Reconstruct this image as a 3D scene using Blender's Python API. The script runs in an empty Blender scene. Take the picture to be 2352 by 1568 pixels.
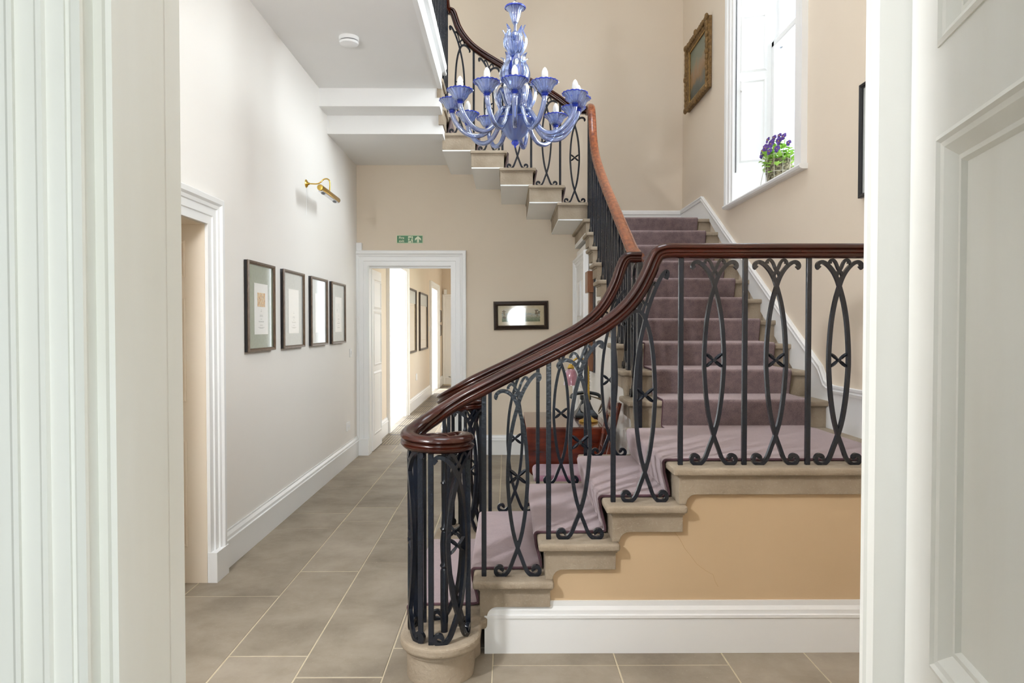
import bpy, bmesh, math, random
from mathutils import Vector as V, Matrix, noise as mnoise
random.seed(7)
C = bpy.context.scene.collection
PI = math.pi
H = 1.395            # eye height
F = 1600.0           # focal length in pixels of the 2352 wide frame

# ------------------------------------------------------------------ mesh kit
class M:
    def __init__(s): s.v = []; s.f = []; s.sm = []
    def add(s, vs, fs, smooth=False):
        b = len(s.v); s.v += [tuple(p) for p in vs]
        for f in fs: s.f.append([b+i for i in f]); s.sm.append(smooth)
        return s
    def box(s, x0, x1, y0, y1, z0, z1):
        vs = [(x, y, z) for x in (x0, x1) for y in (y0, y1) for z in (z0, z1)]
        return s.add(vs, [(0,1,3,2),(4,6,7,5),(0,4,5,1),(2,3,7,6),(0,2,6,4),(1,5,7,3)])
    def prism(s, poly, axis, a0, a1):
        def mk(p, a):
            if axis == 'x': return (a, p[0], p[1])
            if axis == 'y': return (p[0], a, p[1])
            return (p[0], p[1], a)
        n = len(poly)
        vs = [mk(p, a0) for p in poly] + [mk(p, a1) for p in poly]
        fs = [list(range(n)), list(range(2*n-1, n-1, -1))]
        fs += [(i, (i+1) % n, n+(i+1) % n, n+i) for i in range(n)]
        return s.add(vs, fs)
    def loops(s, rings, closed_ring=True, cap=True, closed_path=False, smooth=True):
        n = len(rings[0]); vs = [p for r in rings for p in r]; fs = []
        R = len(rings)
        for i in range(R if closed_path else R-1):
            j = (i+1) % R
            for k in range(n if closed_ring else n-1):
                k2 = (k+1) % n
                fs.append((i*n+k, i*n+k2, j*n+k2, j*n+k))
        s.add(vs, fs, smooth)
        if cap and not closed_path and closed_ring:
            b = len(s.v)-len(vs)
            s.f.append([b+k for k in range(n)]); s.sm.append(False)
            s.f.append([b+(R-1)*n+k for k in range(n-1, -1, -1)]); s.sm.append(False)
        return s
    def tube(s, path, r, seg=8, closed=False, sx=1.0):
        path = [V(p) for p in path]; n = len(path)
        rr = r if isinstance(r, (list, tuple)) else [r]*n
        rings = []; nrm = None
        for i, p in enumerate(path):
            a = path[(i-1) % n] if (i > 0 or closed) else p
            b = path[(i+1) % n] if (i < n-1 or closed) else p
            t = (b-a).normalized()
            if nrm is None:
                nrm = t.cross(V((0,0,1)))
                if nrm.length < .1: nrm = t.cross(V((0,1,0)))
                nrm.normalize()
            else:
                nrm = (nrm - t*nrm.dot(t)).normalized()
            bi = t.cross(nrm)
            rings.append([p + nrm*math.cos(2*PI*k/seg)*rr[i]*sx + bi*math.sin(2*PI*k/seg)*rr[i] for k in range(seg)])
        return s.loops(rings, closed_path=closed)
    def lathe(s, prof, c=(0,0,0), seg=24, flute=0, amp=0.0, axis='z', smooth=True):
        rings = []
        for (r, z) in prof:
            ring = []
            for k in range(seg):
                a = 2*PI*k/seg
                q = r*(1+amp*math.cos(flute*a)) if flute else r
                x, y = q*math.cos(a), q*math.sin(a)
                if axis == 'z': p = (c[0]+x, c[1]+y, c[2]+z)
                elif axis == 'x': p = (c[0]+z, c[1]+x, c[2]+y)
                else: p = (c[0]+x, c[1]+z, c[2]+y)
                ring.append(p)
            rings.append(ring)
        return s.loops(rings, smooth=smooth)
    def sphere(s, c, r, su=12, sv=8, sc=(1,1,1)):
        prof = [(max(1e-4, math.sin(PI*i/sv)), -math.cos(PI*i/sv)) for i in range(sv+1)]
        rings = [[(c[0]+q*r*sc[0]*math.cos(2*PI*k/su), c[1]+q*r*sc[1]*math.sin(2*PI*k/su), c[2]+z*r*sc[2]) for k in range(su)] for q, z in prof]
        return s.loops(rings)
    def plan(s, path, sec, n, flip=1, closed=False, smooth=False):
        """sweep section (a in plane sideways, b along n) along a planar path with mitred corners"""
        path = [V(p) for p in path]; n = V(n).normalized(); L = len(path); rings = []
        for i, p in enumerate(path):
            ts = []
            if i > 0 or closed: ts.append((p-path[i-1]).normalized())
            if i < L-1 or closed: ts.append((path[(i+1) % L]-p).normalized())
            sd = [t.cross(n)*flip for t in ts]
            if len(sd) == 2:
                m = (sd[0]+sd[1]); m = m/ max(1e-6, (1+sd[0].dot(sd[1])))
            else: m = sd[0]
            rings.append([p + m*a + n*b for a, b in sec])
        return s.loops(rings, closed_path=closed, smooth=smooth)
    def rail(s, path, sec):
        path = [V(p) for p in path]; L = len(path); rings = []
        for i, p in enumerate(path):
            t = (path[min(i+1, L-1)]-path[max(i-1, 0)]).normalized()
            h = V((t.x, t.y, 0)); h = h.normalized() if h.length > 1e-3 else V((1,0,0))
            side = h.cross(V((0,0,1)))
            up = side.cross(t).normalized()
            rings.append([p + side*a + up*b for a, b in sec])
        return s.loops(rings)
    def build(s, name, mat, parent=None, bevel=0, segs=2, world=True, sharp=38):
        me = bpy.data.meshes.new(name); me.from_pydata(s.v, [], s.f)
        me.polygons.foreach_set('use_smooth', s.sm); 
        bm = bmesh.new(); bm.from_mesh(me); bmesh.ops.recalc_face_normals(bm, faces=bm.faces); bm.to_mesh(me); bm.free()
        if any(s.sm): me.set_sharp_from_angle(angle=math.radians(sharp))
        me.materials.append(mat); me.update()
        o = bpy.data.objects.new(name, me); C.objects.link(o)
        if parent:
            o.parent = parent
            if parent.type == 'EMPTY': o.location = [-q for q in parent['base']]
        if bevel:
            b = o.modifiers.new('Bevel', 'BEVEL'); b.width = bevel; b.segments = segs; b.limit_method = 'ANGLE'; b.angle_limit = math.radians(50)
        return o

def thing(name, label, cat, loc=(0,0,0), group=None):
    o = bpy.data.objects.new(name, None); C.objects.link(o); o.location = loc; o['base'] = [float(q) for q in loc]
    o.empty_display_size = .1
    o['label'] = label; o['category'] = cat
    if group: o['group'] = group
    return o
def tag(o, label, cat, group=None):
    o['label'] = label; o['category'] = cat
    if group: o['group'] = group
    return o
def struct(o): o['kind'] = 'structure'; return o

def catmull(pts, n=6):
    pts = [V(p) for p in pts]; out = []
    P = [pts[0]*2-pts[1]] + pts + [pts[-1]*2-pts[-2]]
    for i in range(1, len(P)-2):
        p0, p1, p2, p3 = P[i-1], P[i], P[i+1], P[i+2]
        for k in range(n):
            t = k/n
            out.append(.5*((2*p1)+(p2-p0)*t+(2*p0-5*p1+4*p2-p3)*t*t+(3*p1-p0-3*p2+p3)*t**3))
    out.append(pts[-1]); return out

# ------------------------------------------------------------------ materials
def lin(c):
    if isinstance(c, str): c = tuple(int(c[i:i+2], 16)/255 for i in (0,2,4))
    return tuple((x/12.92 if x <= .04045 else ((x+.055)/1.055)**2.4) for x in c)+(1,)
class Mat:
    def __init__(s, name):
        s.m = bpy.data.materials.new(name); s.m.use_nodes = True; s.t = s.m.node_tree
        s.b = s.t.nodes['Principled BSDF']; s.out = s.t.nodes['Material Output']
    def n(s, typ, **kw):
        nd = s.t.nodes.new(typ)
        for k, v in kw.items():
            if k in nd.inputs: nd.inputs[k].default_value = v
            else: setattr(nd, k, v)
        return nd
    def l(s, a, b): s.t.links.new(a, b)
    def coords(s, scale=(1,1,1)):
        tc = s.n('ShaderNodeTexCoord'); mp = s.n('ShaderNodeMapping'); mp.inputs['Scale'].default_value = scale
        s.l(tc.outputs['Object'], mp.inputs[0]); return mp.outputs[0]
def make(name, c1, c2=None, rough=.5, metal=0, nscale=8, bump=0, bscale=60, coat=0, stretch=(1,1,1), spec=.5, detail=6, lo=.3, hi=.7, sheen=0, speck=None):
    q = Mat(name); b = q.b
    b.inputs['Roughness'].default_value = rough; b.inputs['Metallic'].default_value = metal
    b.inputs['Specular IOR Level'].default_value = spec
    if coat: b.inputs['Coat Weight'].default_value = coat; b.inputs['Coat Roughness'].default_value = .06
    if sheen: b.inputs['Sheen Weight'].default_value = sheen; b.inputs['Sheen Roughness'].default_value = .5
    b.inputs['Base Color'].default_value = lin(c1)
    co = q.coords(stretch)
    if c2:
        nz = q.n('ShaderNodeTexNoise', Scale=nscale, Detail=detail); q.l(co, nz.inputs['Vector'])
        r = q.n('ShaderNodeValToRGB'); r.color_ramp.elements[0].position = lo; r.color_ramp.elements[1].position = hi
        r.color_ramp.elements[0].color = lin(c1); r.color_ramp.elements[1].color = lin(c2)
        q.l(nz.outputs['Fac'], r.inputs[0]); src = r.outputs[0]
        if speck:
            n2 = q.n('ShaderNodeTexNoise', Scale=speck[1], Detail=3.0); q.l(q.coords(), n2.inputs['Vector'])
            r2 = q.n('ShaderNodeValToRGB'); r2.color_ramp.elements[0].position = speck[2]; r2.color_ramp.elements[1].position = speck[3]
            r2.color_ramp.elements[0].color = (0,0,0,1); r2.color_ramp.elements[1].color = (speck[4],)*3+(1,)
            mx = q.n('ShaderNodeMix', data_type='RGBA'); q.l(n2.outputs['Fac'], r2.inputs[0])
            q.l(r2.outputs[0], mx.inputs[0]); q.l(src, mx.inputs[6]); mx.inputs[7].default_value = lin(speck[0]); src = mx.outputs[2]
        q.l(src, b.inputs['Base Color'])
    if bump:
        nb = q.n('ShaderNodeTexNoise', Scale=bscale, Detail=4.0); q.l(co, nb.inputs['Vector'])
        bp = q.n('ShaderNodeBump', Strength=bump, Distance=.01); q.l(nb.outputs['Fac'], bp.inputs['Height']); q.l(bp.outputs[0], b.inputs['Normal'])
    return q.m

m_wall = make('wall_paint', 'ded0bd', 'e1d4c2', rough=.75, nscale=1.5, bump=.05, bscale=3, spec=.3)
m_wall_lit = make('wall_paint_lit', 'efebe6', 'f0ede8', rough=.7, nscale=1.5, bump=.05, bscale=3, spec=.3)  # same wall paint, lightened so the window light sits in its colour
m_span = make('spandrel_paint', 'c8ae8c', 'cdb391', rough=.7, nscale=2, bump=.08, bscale=6, spec=.3)
m_ceil = make('ceiling_paint', 'e9e8e6', 'ebeae8', rough=.85, nscale=2, bump=.05, bscale=8, spec=.2)
m_white = make('white_gloss_paint', 'edeeee', 'f0f0ef', rough=.35, nscale=3, bump=.06, bscale=12)
m_cream = make('old_white_gloss', 'e6e6e1', 'e0dfd8', rough=.38, nscale=4, bump=.05, bscale=6, stretch=(3,3,.5))
m_iron = make('black_painted_iron', '0e121a', '161c27', rough=.24, nscale=40, bump=.14, bscale=70, spec=.5)
m_wood = make('mahogany', '270b05', '3b1408', rough=.2, nscale=3, coat=.0, detail=3)
m_woodl = make('mahogany_worn', '5a210f', 'a05c36', rough=.3, nscale=14, stretch=(3,1,3), coat=.6, detail=8)
m_stone = make('stair_sandstone', '8c7d6a', 'a99b88', rough=.85, nscale=5, bump=.4, bscale=70, detail=8, speck=('b5aa98', 140, .6, .72, .4))
m_tab = make('table_mahogany', '3c130a', '6e2a16', rough=.22, nscale=6, stretch=(1,1,4), coat=.8)
m_brass = make('brass', 'c9a349', 'd8b762', rough=.18, metal=1, nscale=12)
m_glassw = make('bulb_white', 'f3f2ee', rough=.25)
m_paper = make('paper', 'efeeea', rough=.4, coat=.45)
m_mat = make('mat_board_green', '8d947f', '969d88', rough=.4, coat=1, nscale=60)
m_mat2 = make('mat_board_grey', 'b8bcb8', 'c2c5c1', rough=.4, coat=.45, nscale=60)
m_ink = make('ink', 'a0a09a', rough=.5, coat=1)
m_fr = make('frame_bronze', '4a3828', '6d5742', rough=.4, nscale=90, stretch=(1,1,.3))
m_frin = make('frame_dark', '1d1a1c', rough=.4)
m_frd = make('frame_dark_brown', '2f241d', '3b2d24', rough=.35, nscale=60)
m_gilt = make('gilt', '664d2c', '8f7144', rough=.55, metal=.35, nscale=40, bump=1.0, bscale=55)
m_black = make('black', '1b1b1d', rough=.35)
m_plastic = make('white_plastic', 'ececec', rough=.4)
m_dark = make('dark_slot', '3c3a3d', rough=.6)
m_green = make('sign_green', '1f6a35', '256f3b', rough=.35, nscale=9)
m_lumi = make('sign_pale', 'd5dfbd', rough=.4)
m_bark = make('basket_moss', '4b4636', '9a9176', rough=.95, nscale=55, bump=1.0, bscale=70, lo=.4, hi=.62)
m_wire = make('pale_wire', 'b9b5a6', rough=.4)
m_leaf = make('leaf_green', '78a834', 'b4dc68', rough=.45, nscale=12)
m_viol = make('violet_petal', '24103f', '6a48a8', rough=.6, nscale=60)
m_yel = make('flower_eye', 'e0b020', rough=.6)
m_seat = make('chair_seat_velvet', '84566a', '926576', rough=.9, nscale=25, sheen=.6)
m_phone = make('bakelite', '20262a', rough=.3)
m_cord = make('twisted_cord', '6d5d43', '4d4130', rough=.8, nscale=120)
m_case = make('barometer_wood', '6e3f1e', '7f4d2a', rough=.35, nscale=12, stretch=(4,4,1), coat=.4)
m_grille = make('grille_iron', '544a46', '645953', rough=.5, nscale=30)
m_sheet = make('door_paint_warm', 'e4d8c6', 'e2d4c0', rough=.5, nscale=3)
m_room = make('room_paint', '868a86', rough=.8)
m_gold_line = make('gold_slip', 'c8a65a', rough=.35, metal=.7)

# carpet: woven pile
q = Mat('carpet'); b = q.b
co = q.coords(); n1 = q.n('ShaderNodeTexNoise', Scale=380.0, Detail=3.0); q.l(co, n1.inputs['Vector'])
n2 = q.n('ShaderNodeTexNoise', Scale=22.0, Detail=2.0); q.l(co, n2.inputs['Vector'])
ad = q.n('ShaderNodeMath', operation='MULTIPLY_ADD'); q.l(n1.outputs[0], ad.inputs[0]); m2_ = q.n('ShaderNodeMath', operation='MULTIPLY_ADD'); q.l(n2.outputs[0], m2_.inputs[0]); m2_.inputs[1].default_value = .35; m2_.inputs[2].default_value = .22; ad.inputs[1].default_value = 1.0; q.l(m2_.outputs[0], ad.inputs[2])
r = q.n('ShaderNodeValToRGB'); r.color_ramp.elements[0].position = .6; r.color_ramp.elements[1].position = 1.15
r.color_ramp.elements[0].color = lin('35252a'); r.color_ramp.elements[1].color = lin('887473'); q.l(ad.outputs[0], r.inputs[0]); q.l(r.outputs[0], b.inputs['Base Color'])
b.inputs['Roughness'].default_value = .95; b.inputs['Sheen Weight'].default_value = 1.0; b.inputs['Sheen Tint'].default_value = (.95,.82,.85,1); b.inputs['Specular IOR Level'].default_value = .1
bp = q.n('ShaderNodeBump', Strength=.6, Distance=.006); q.l(n1.outputs[0], bp.inputs['Height']); q.l(bp.outputs[0], b.inputs['Normal'])
m_carpet = q.m
m_bind = make('carpet_binding', '553940', rough=.9)

# flagstones
q = Mat('flagstone'); b = q.b; co = q.coords()
g = q.n('ShaderNodeNewGeometry'); n1 = q.n('ShaderNodeTexNoise', Scale=2.6, Detail=9.0, Roughness=.65); q.l(co, n1.inputs['Vector'])
n1.inputs['Distortion'].default_value = .2
mm = q.n('ShaderNodeMath', operation='MULTIPLY_ADD'); q.l(g.outputs['Random Per Island'], mm.inputs[0]); mm.inputs[1].default_value = .22; q.l(n1.outputs[0], mm.inputs[2])
r = q.n('ShaderNodeValToRGB'); e = r.color_ramp.elements; e[0].position = .3; e[0].color = lin('6f6456'); e[1].position = .9; e[1].color = lin('aa9f90')
x = r.color_ramp.elements.new(.6); x.color = lin('938878'); q.l(mm.outputs[0], r.inputs[0])
n3 = q.n('ShaderNodeTexNoise', Scale=90.0, Detail=3.0); q.l(co, n3.inputs['Vector'])
r3 = q.n('ShaderNodeValToRGB'); r3.color_ramp.elements[0].position = .66; r3.color_ramp.elements[1].position = .74; r3.color_ramp.elements[1].color = (.5,.5,.5,1); q.l(n3.outputs[0], r3.inputs[0])
mx = q.n('ShaderNodeMix', data_type='RGBA'); q.l(r3.outputs[0], mx.inputs[0]); q.l(r.outputs[0], mx.inputs[6]); mx.inputs[7].default_value = lin('b4a994')
q.l(mx.outputs[2], b.inputs['Base Color']); b.inputs['Roughness'].default_value = .55; b.inputs['Specular IOR Level'].default_value = .4
bp = q.n('ShaderNodeBump', Strength=.25, Distance=.01); q.l(n1.outputs[0], bp.inputs['Height']); q.l(bp.outputs[0], b.inputs['Normal'])
m_flag = q.m
m_grout = make('pale_mortar', 'cbbfa6', 'bfb296', rough=.9, nscale=20)

def glass(name, tint, face, gl=.22, diff=.22, emis=0):
    q = Mat(name); t = q.t; t.nodes.remove(q.b)
    tr = q.n('ShaderNodeBsdfTransparent', Color=tint); gs = q.n('ShaderNodeBsdfGlossy', Roughness=.04); gs.inputs['Color'].default_value = (.9,.94,1,1)
    df = q.n('ShaderNodeBsdfTranslucent', Color=face); d2 = q.n('ShaderNodeBsdfDiffuse', Color=face)
    ms = q.n('ShaderNodeMixShader'); ms.inputs[0].default_value = .5; q.l(df.outputs[0], ms.inputs[1]); q.l(d2.outputs[0], ms.inputs[2])
    m1 = q.n('ShaderNodeMixShader'); m1.inputs[0].default_value = diff; q.l(tr.outputs[0], m1.inputs[1]); q.l(ms.outputs[0], m1.inputs[2])
    lw = q.n('ShaderNodeLayerWeight', Blend=.35); mt = q.n('ShaderNodeMath', operation='MULTIPLY_ADD'); q.l(lw.outputs['Fresnel'], mt.inputs[0]); mt.inputs[1].default_value = .8; mt.inputs[2].default_value = gl*.4
    m2 = q.n('ShaderNodeMixShader'); q.l(mt.outputs[0], m2.inputs[0]); q.l(m1.outputs[0], m2.inputs[1]); q.l(gs.outputs[0], m2.inputs[2])
    q.l(m2.outputs[0], q.out.inputs[0]); return q.m
m_blue = glass('pale_blue_glass', (.72,.80,1,1), (.33,.47,1,1), diff=.38, gl=.5)
m_blue2 = glass('deep_blue_glass', (.35,.45,1,1), (.05,.12,.95,1), diff=.45)
m_bowl = glass('frosted_blue_glass', (.5,.62,.95,1), (.36,.48,.9,1), diff=.6)
m_pane = glass('window_glass', (.97,.98,.98,1), (1,1,1,1), diff=0.0, gl=.1)
m_pink = glass('pink_glass', (.95,.72,.78,1), (.85,.4,.5,1), diff=.6)

# ------------------------------------------------------------------ the room shell
XL, XR, YB = -1.63, 1.90, 7.58
# floor ---------------------------------------------------------------
m = M().box(-2.6, 4.2, -3.2, 17.2, -.12, -.0015)
o = struct(m.build('floor_mortar', m_grout)); o.name = 'floor_bed'
slabs = M()
def slab(x0, x1, y0, y1, g=.0027):
    z = random.uniform(-.0008, .0008)
    j = lambda: random.uniform(-.0012, .0012)
    x0 += g+j(); x1 -= g+j(); y0 += g+j(); y1 -= g+j(); e = .002
    vs = [(x0,y0,-.02),(x1,y0,-.02),(x1,y1,-.02),(x0,y1,-.02),(x0,y0,z-e),(x1,y0,z-e),(x1,y1,z-e),(x0,y1,z-e),(x0+e,y0+e,z),(x1-e,y0+e,z),(x1-e,y1-e,z),(x0+e,y1-e,z)]
    slabs.add(vs, [(0,3,2,1),(0,1,5,4),(1,2,6,5),(2,3,7,6),(3,0,4,7),(4,5,9,8),(5,6,10,9),(6,7,11,10),(7,4,8,11),(8,9,10,11)])
def column(x0, x1, ys):
    for a, b_ in zip(ys[:-1], ys[1:]): slab(x0, x1, a, b_)
column(-2.1, -1.68, [-3, 2.1, 3.2, 4.2, 5.5, 7.75])
column(-1.68, -1.18, [-3,-1.5, .4, 1.4, 2.5, 3.587, 4.80, 5.19, 6.08, 6.8, 7.37, 7.75])
column(-1.18, -.845, [-3,-2, -.6, .7, 1.9, 2.93, 3.95, 4.97, 5.36, 5.78, 6.37, 6.9, 7.75])
column(-.845, -.496, [-3,-1.4, .3, 1.6, 2.75, 4.10, 4.55, 5.13, 5.8, 6.58, 7.2, 7.75])
column(-.496, -.06, [-3, -1.9, -.3, 1.0, 2.0, 3.0, 3.7, 4.9, 5.4, 6.35, 7.1, 7.75])
column(-.06, .454, [-3, -1.0, .9, 1.95, 2.84, 4.3, 5.2, 6.2, 6.9, 7.75])
column(.454, .916, [-3, -.7, .6, 1.7, 2.84, 4.5, 5.7, 6.6, 7.75])
column(.916, 1.27, [-3, -.9, .8, 1.9, 3.4]); column(1.27, 1.72, [-3, -.2, 1.2, 2.2, 3.4]); column(1.72, 2.6, [-3, 0, 1.5, 3.4])
yy = 7.75
for x0, x1, st in ((-1.62, -1.53, 1.1), (-1.29, -.95, .9), (-.95, -.55, .7), (-.55, -.1, 1.0)):
    ys = [7.75]
    while ys[-1] < 17: ys.append(ys[-1]+st*random.uniform(.8, 1.2))
    column(x0, x1, ys)
slab(-1.53, -1.29, 7.75, 8.2); slab(-1.53,-1.29,14.6,15.4)
slabs.add([], [])
struct(slabs.build('floor', m_flag))

# walls -----------------------------------------------------------------
m = M().box(XL-.40, XL, .95, 2.86, 0, 6.2).box(XL-.40, XL, 3.78, YB, 0, 6.2).box(XL-.40, XL, 2.86, 3.78, 1.95, 6.2)
struct(m.build('wall_left', m_wall_lit))
m = M().box(XL-.4, -1.507, YB, YB+.12, 0, 6.2).box(-.609, XR+.5, YB, YB+.12, 0, 6.2).box(-1.507, -.609, YB, YB+.12, 2.054, 6.2)
struct(m.build('wall_back', m_wall))
WY0, WY1, WZ0, WZ1 = 4.58, 5.84, 2.43, 4.95
m = M().box(XR, XR+.35, .95, WY0, 0, 6.2).box(XR, XR+.35, WY1, YB, 0, 6.2).box(XR, XR+.35, WY0, WY1, 0, WZ0-.03).box(XR, XR+.35, WY0, WY1, WZ1, 6.2)
struct(m.build('wall_right', m_wall))
# front wall (the one with the doorway the camera looks through)
m = M().box(-2.03, -.60, .86, 1.05, 0, 6.2).box(.62, 2.25, .985, 1.05, 0, 6.2).box(-.60, .62, .87, 1.05, 2.4, 6.2)
struct(m.build('wall_front', m_wall_lit))
# top ceiling, out of view, with an opening added to let fill light in
m = M().box(-2.03, 2.25, .95, 2.4, 6.2, 6.3).box(-2.03, 2.25, 5.0, YB+.12, 6.2, 6.3).box(-2.03, -.4, 2.4, 5.0, 6.2, 6.3).box(1.1, 2.25, 2.4, 5.0, 6.2, 6.3)
struct(m.build('ceiling', m_ceil))
# room behind the camera
m = M().box(-2.6, -2.5, -3, .86, 0, 2.9)
struct(m.build('wall_study_left', m_room))
m = M().box(2.5, 2.6, -3, .95, 0, .5).box(2.5, 2.6, -3, .95, 2.5, 2.9).box(2.5, 2.6, -3, -1.8, .5, 2.5).box(2.5, 2.6, .1, .95, .5, 2.5)
struct(m.build('wall_study_right', m_room))
m = M().box(-2.6, .2, -3.1, -3, 0, 2.9).box(.2, 2.0, -3.1, -3, 2.7, 2.9).box(.2, 2.0, -3.1, -3, 0, .3).box(2.0, 2.6, -3.1, -3, 0, 2.9)
struct(m.build('wall_study_back', m_room))
struct(M().box(-2.6, 2.6, -3.1, .86, 2.9, 3.0).build('ceiling_study', m_ceil))
struct(M().box(-2.6, -2.02, .86, .96, 0, 3.0).box(2.24, 2.6, .86, 1.0, 0, 3.0).build('wall_study_front', m_room))

# wall under the upper flight, stepped to follow it
NY = [4.06+.27*k for k in range(9)]; T2 = [.96+.16*k for k in range(9)]; L2Y = 6.49
poly = [(3.0, 0), (YB, 0), (YB, 2.20), (6.55, 2.20)]
for k in range(8, -1, -1):
    poly += [(NY[k]+.30, T2[k]-.10), (NY[k]+.05, T2[k]-.10)]
poly = [p for p in poly if p[1] >= 0]
poly[0] = (4.09, 0)
m = M().prism(poly[0:1]+poly[1:], 'x', .757, .80)
wu = struct(m.build('wall_under_stairs', m_wall_lit))
# spandrel under first flight and landing
NX = [-.43, -.147, .132, .417, .70]
def spandrel(y0, y1, x1, name):
    p = [(-.095, 0), (x1, 0), (x1, .70), (.742, .70), (.742, .55), (.457, .55), (.457, .38), (.178, .38), (.178, .21), (-.095, .21)]
    return struct(M().prism(p, 'y', y0, y1).build(name, m_span))
spandrel(2.965, 3.01, XR, 'wall_spandrel_front'); spandrel(4.02, 4.06, .78, 'wall_spandrel_rear')

pts_ = [(1550,1222),(1562,1238),(1575,1262),(1588,1278),(1602,1297),(1622,1312),(1640,1322),(1645,1338),(1652,1350)]
M().tube([((x_-1165)/537, 2.9650, H-(y_-750)/537) for x_, y_ in pts_], .0006, 4).build('plaster_crack', make('crack_line', 'b3946e', rough=.9), bpy.data.objects['wall_spandrel_front'])
# skirtings ---------------------------------------------------------------
SK = [(0,0),(.022,0),(.022,.150),(.028,.153),(.028,.166),(.020,.170),(.020,.188),(.008,.205),(.008,.215),(0,.215)]
def skirt(name, path, flip=1, sec=SK, mat=None):
    return struct(M().plan(path, sec, (0,0,1), flip).build(name, mat or m_white))
skirt('baseboard_left', [(XL, 3.93, 0), (XL, YB, 0)], 1)
skirt('baseboard_back', [(-.44, YB, 0), (.75, YB, 0)], 1)
skirt('baseboard_under_stairs', [(.75, 7.4, 0), (.75, 4.09, 0)], 1)
skirt('baseboard_spandrel', [(-.097, 2.965, 0), (XR, 2.965, 0)], 1, [(0,0),(.020,0),(.020,.150),(.026,.153),(.026,.165),(.018,.168),(.018,.185),(.008,.20),(.008,.222),(0,.222)], m_white)
# stair string board on the right wall: sloping + level parts
def string_board():
    sl = .16/.27
    zt = lambda y: .96+(y-4.06)*sl+.135
    top = [(2.95, 1.055), (4.03, 1.055), (4.10, 1.075), (4.17, zt(4.17)), (6.76, 2.655), (YB, 2.655)]
    poly = top + [(YB, 2.38), (6.5, 2.38), (4.06, .78), (2.95, .78)]
    m = M().prism(poly, 'x', XR-.018, XR)
    bead = [(XR-.018, y, z) for y, z in top]
    m.plan(bead, [(-.045,0),(-.045,.008),(-.028,.012),(-.02,.004),(-.012,.012),(0,.012),(.004,0)], (-1,0,0), 1)
    return m
struct(string_board().build('trim_1', m_white))
skirt('baseboard_landing', [(.72, YB, 2.40), (XR, YB, 2.40)], 1, [(0,0),(.02,0),(.02,.2),(.026,.21),(.02,.24),(.005,.255),(0,.255)])

# architraves ---------------------------------------------------------------
AR = [(0,0),(0,.016),(.048,.016),(.052,.024),(.095,.024),(.099,.032),(.118,.036),(.130,.048),(.158,.048),(.165,.040),(.165,0)]
def arch(m, pts, n, flip, w=1.0, sec=AR):
    m.plan(pts, [(a*w, b) for a, b in sec], n, flip)
# left wall doorway
m = M(); arch(m, [(XL, 3.78, .16), (XL, 3.78, 1.95), (XL, 2.86, 1.95), (XL, 2.86, .16)], (1,0,0), 1, .91)
m.box(XL, XL+.052, 3.775, 3.935, 0, .165).box(XL, XL+.052, 2.70, 2.865, 0, .165)
struct(m.build('trim_2', m_white, sharp=20))
def panel_frame(m, origin, u, n, u0, u1, z0, z1, w=.03, d=.012, sec=None):
    """moulding frame lying on a plane: u = horizontal unit vector, n = outward normal"""
    O = V(origin); u = V(u); 
    P = [O+u*u0+V((0,0,z0)), O+u*u1+V((0,0,z0)), O+u*u1+V((0,0,z1)), O+u*u0+V((0,0,z1))]
    sec = sec or [(0,0),(0,d*.6),(w*.3,d),(w*.6,d*.5),(w,0)]
    m.plan(P, sec, n, 1, closed=True)
# door reveal (folded leaf facing us)
m = M().box(XL-.40, XL-.002, 3.775, 3.80, .0, 1.952).box(XL-.40, XL-.002, 2.85, 3.79, 1.945, 1.955).box(XL-.42, XL-.39, 2.8, 3.8, 0, 2.0)
for z0, z1 in ((1.66, 1.86), (.99, 1.55), (.20, .78)):
    panel_frame(m, (XL, 3.775, 0), (-1,0,0), (0,-1,0), .105, .36, z0, z1, .022, .008)
struct(m.build('door_1', m_sheet))
# back wall doorway architrave
m = M(); arch(m, [(-.609, YB, .17), (-.609, YB, 2.054), (-1.507, YB, 2.054), (-1.507, YB, .17)], (0,-1,0), 1, 1.0)
m.box(-.612, -.44, YB-.055, YB, 0, .175).box(-XL*-1, -1.503, YB-.055, YB, 0, .175)
m.box(-1.51, -1.50, YB-.0, YB+.13, 0, 2.06).box(-.612, -.604, YB, YB+.13, 0, 2.06).box(-1.51, -.604, YB, YB+.13, 2.052, 2.06)
m.box(-1.50, -.61, YB+.05, YB+.065, 2.03, 2.054)
struct(m.build('trim_3', m_white, sharp=20))
# corridor door leaf opened back
dl = struct(M().box(-1.530, -1.492, YB+.13, 8.28, .012, 2.03).build('door_2', m_white))
m = M()
for z0, z1 in ((1.62, 1.90), (.98, 1.54), (.20, .86)):
    panel_frame(m, (-1.492, YB+.13, 0), (0,1,0), (1,0,0), .10, .52, z0, z1, .03, .008)
m.build('panel_moulding', m_white, dl)
# door on the wall below the stairs
m = M(); arch(m, [(.75, 6.55, 0), (.75, 6.55, 1.98), (.75, 7.36, 1.98), (.75, 7.36, 0)], (-1,0,0), 1, .75)
struct(m.build('trim_4', m_white, sharp=20))
d3 = struct(M().box(.735, .752, 6.55, 7.36, 0.0, 1.98).build('door_3', m_white))
m = M()
for z0, z1 in ((1.5, 1.86), (.9, 1.42), (.18, .78)):
    for u0, u1 in ((.1, .36), (.45, .71)):
        panel_frame(m, (.735, 6.55, 0), (0,1,0), (-1,0,0), u0, u1, z0, z1, .03, .008)
m.build('panel_moulding', m_white, d3)
d3k = M().sphere((.70, 6.62, .97), .025).tube([(.735,6.62,.97),(.70,6.62,.97)], .008).build('door_knob', m_brass, d3)

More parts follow.
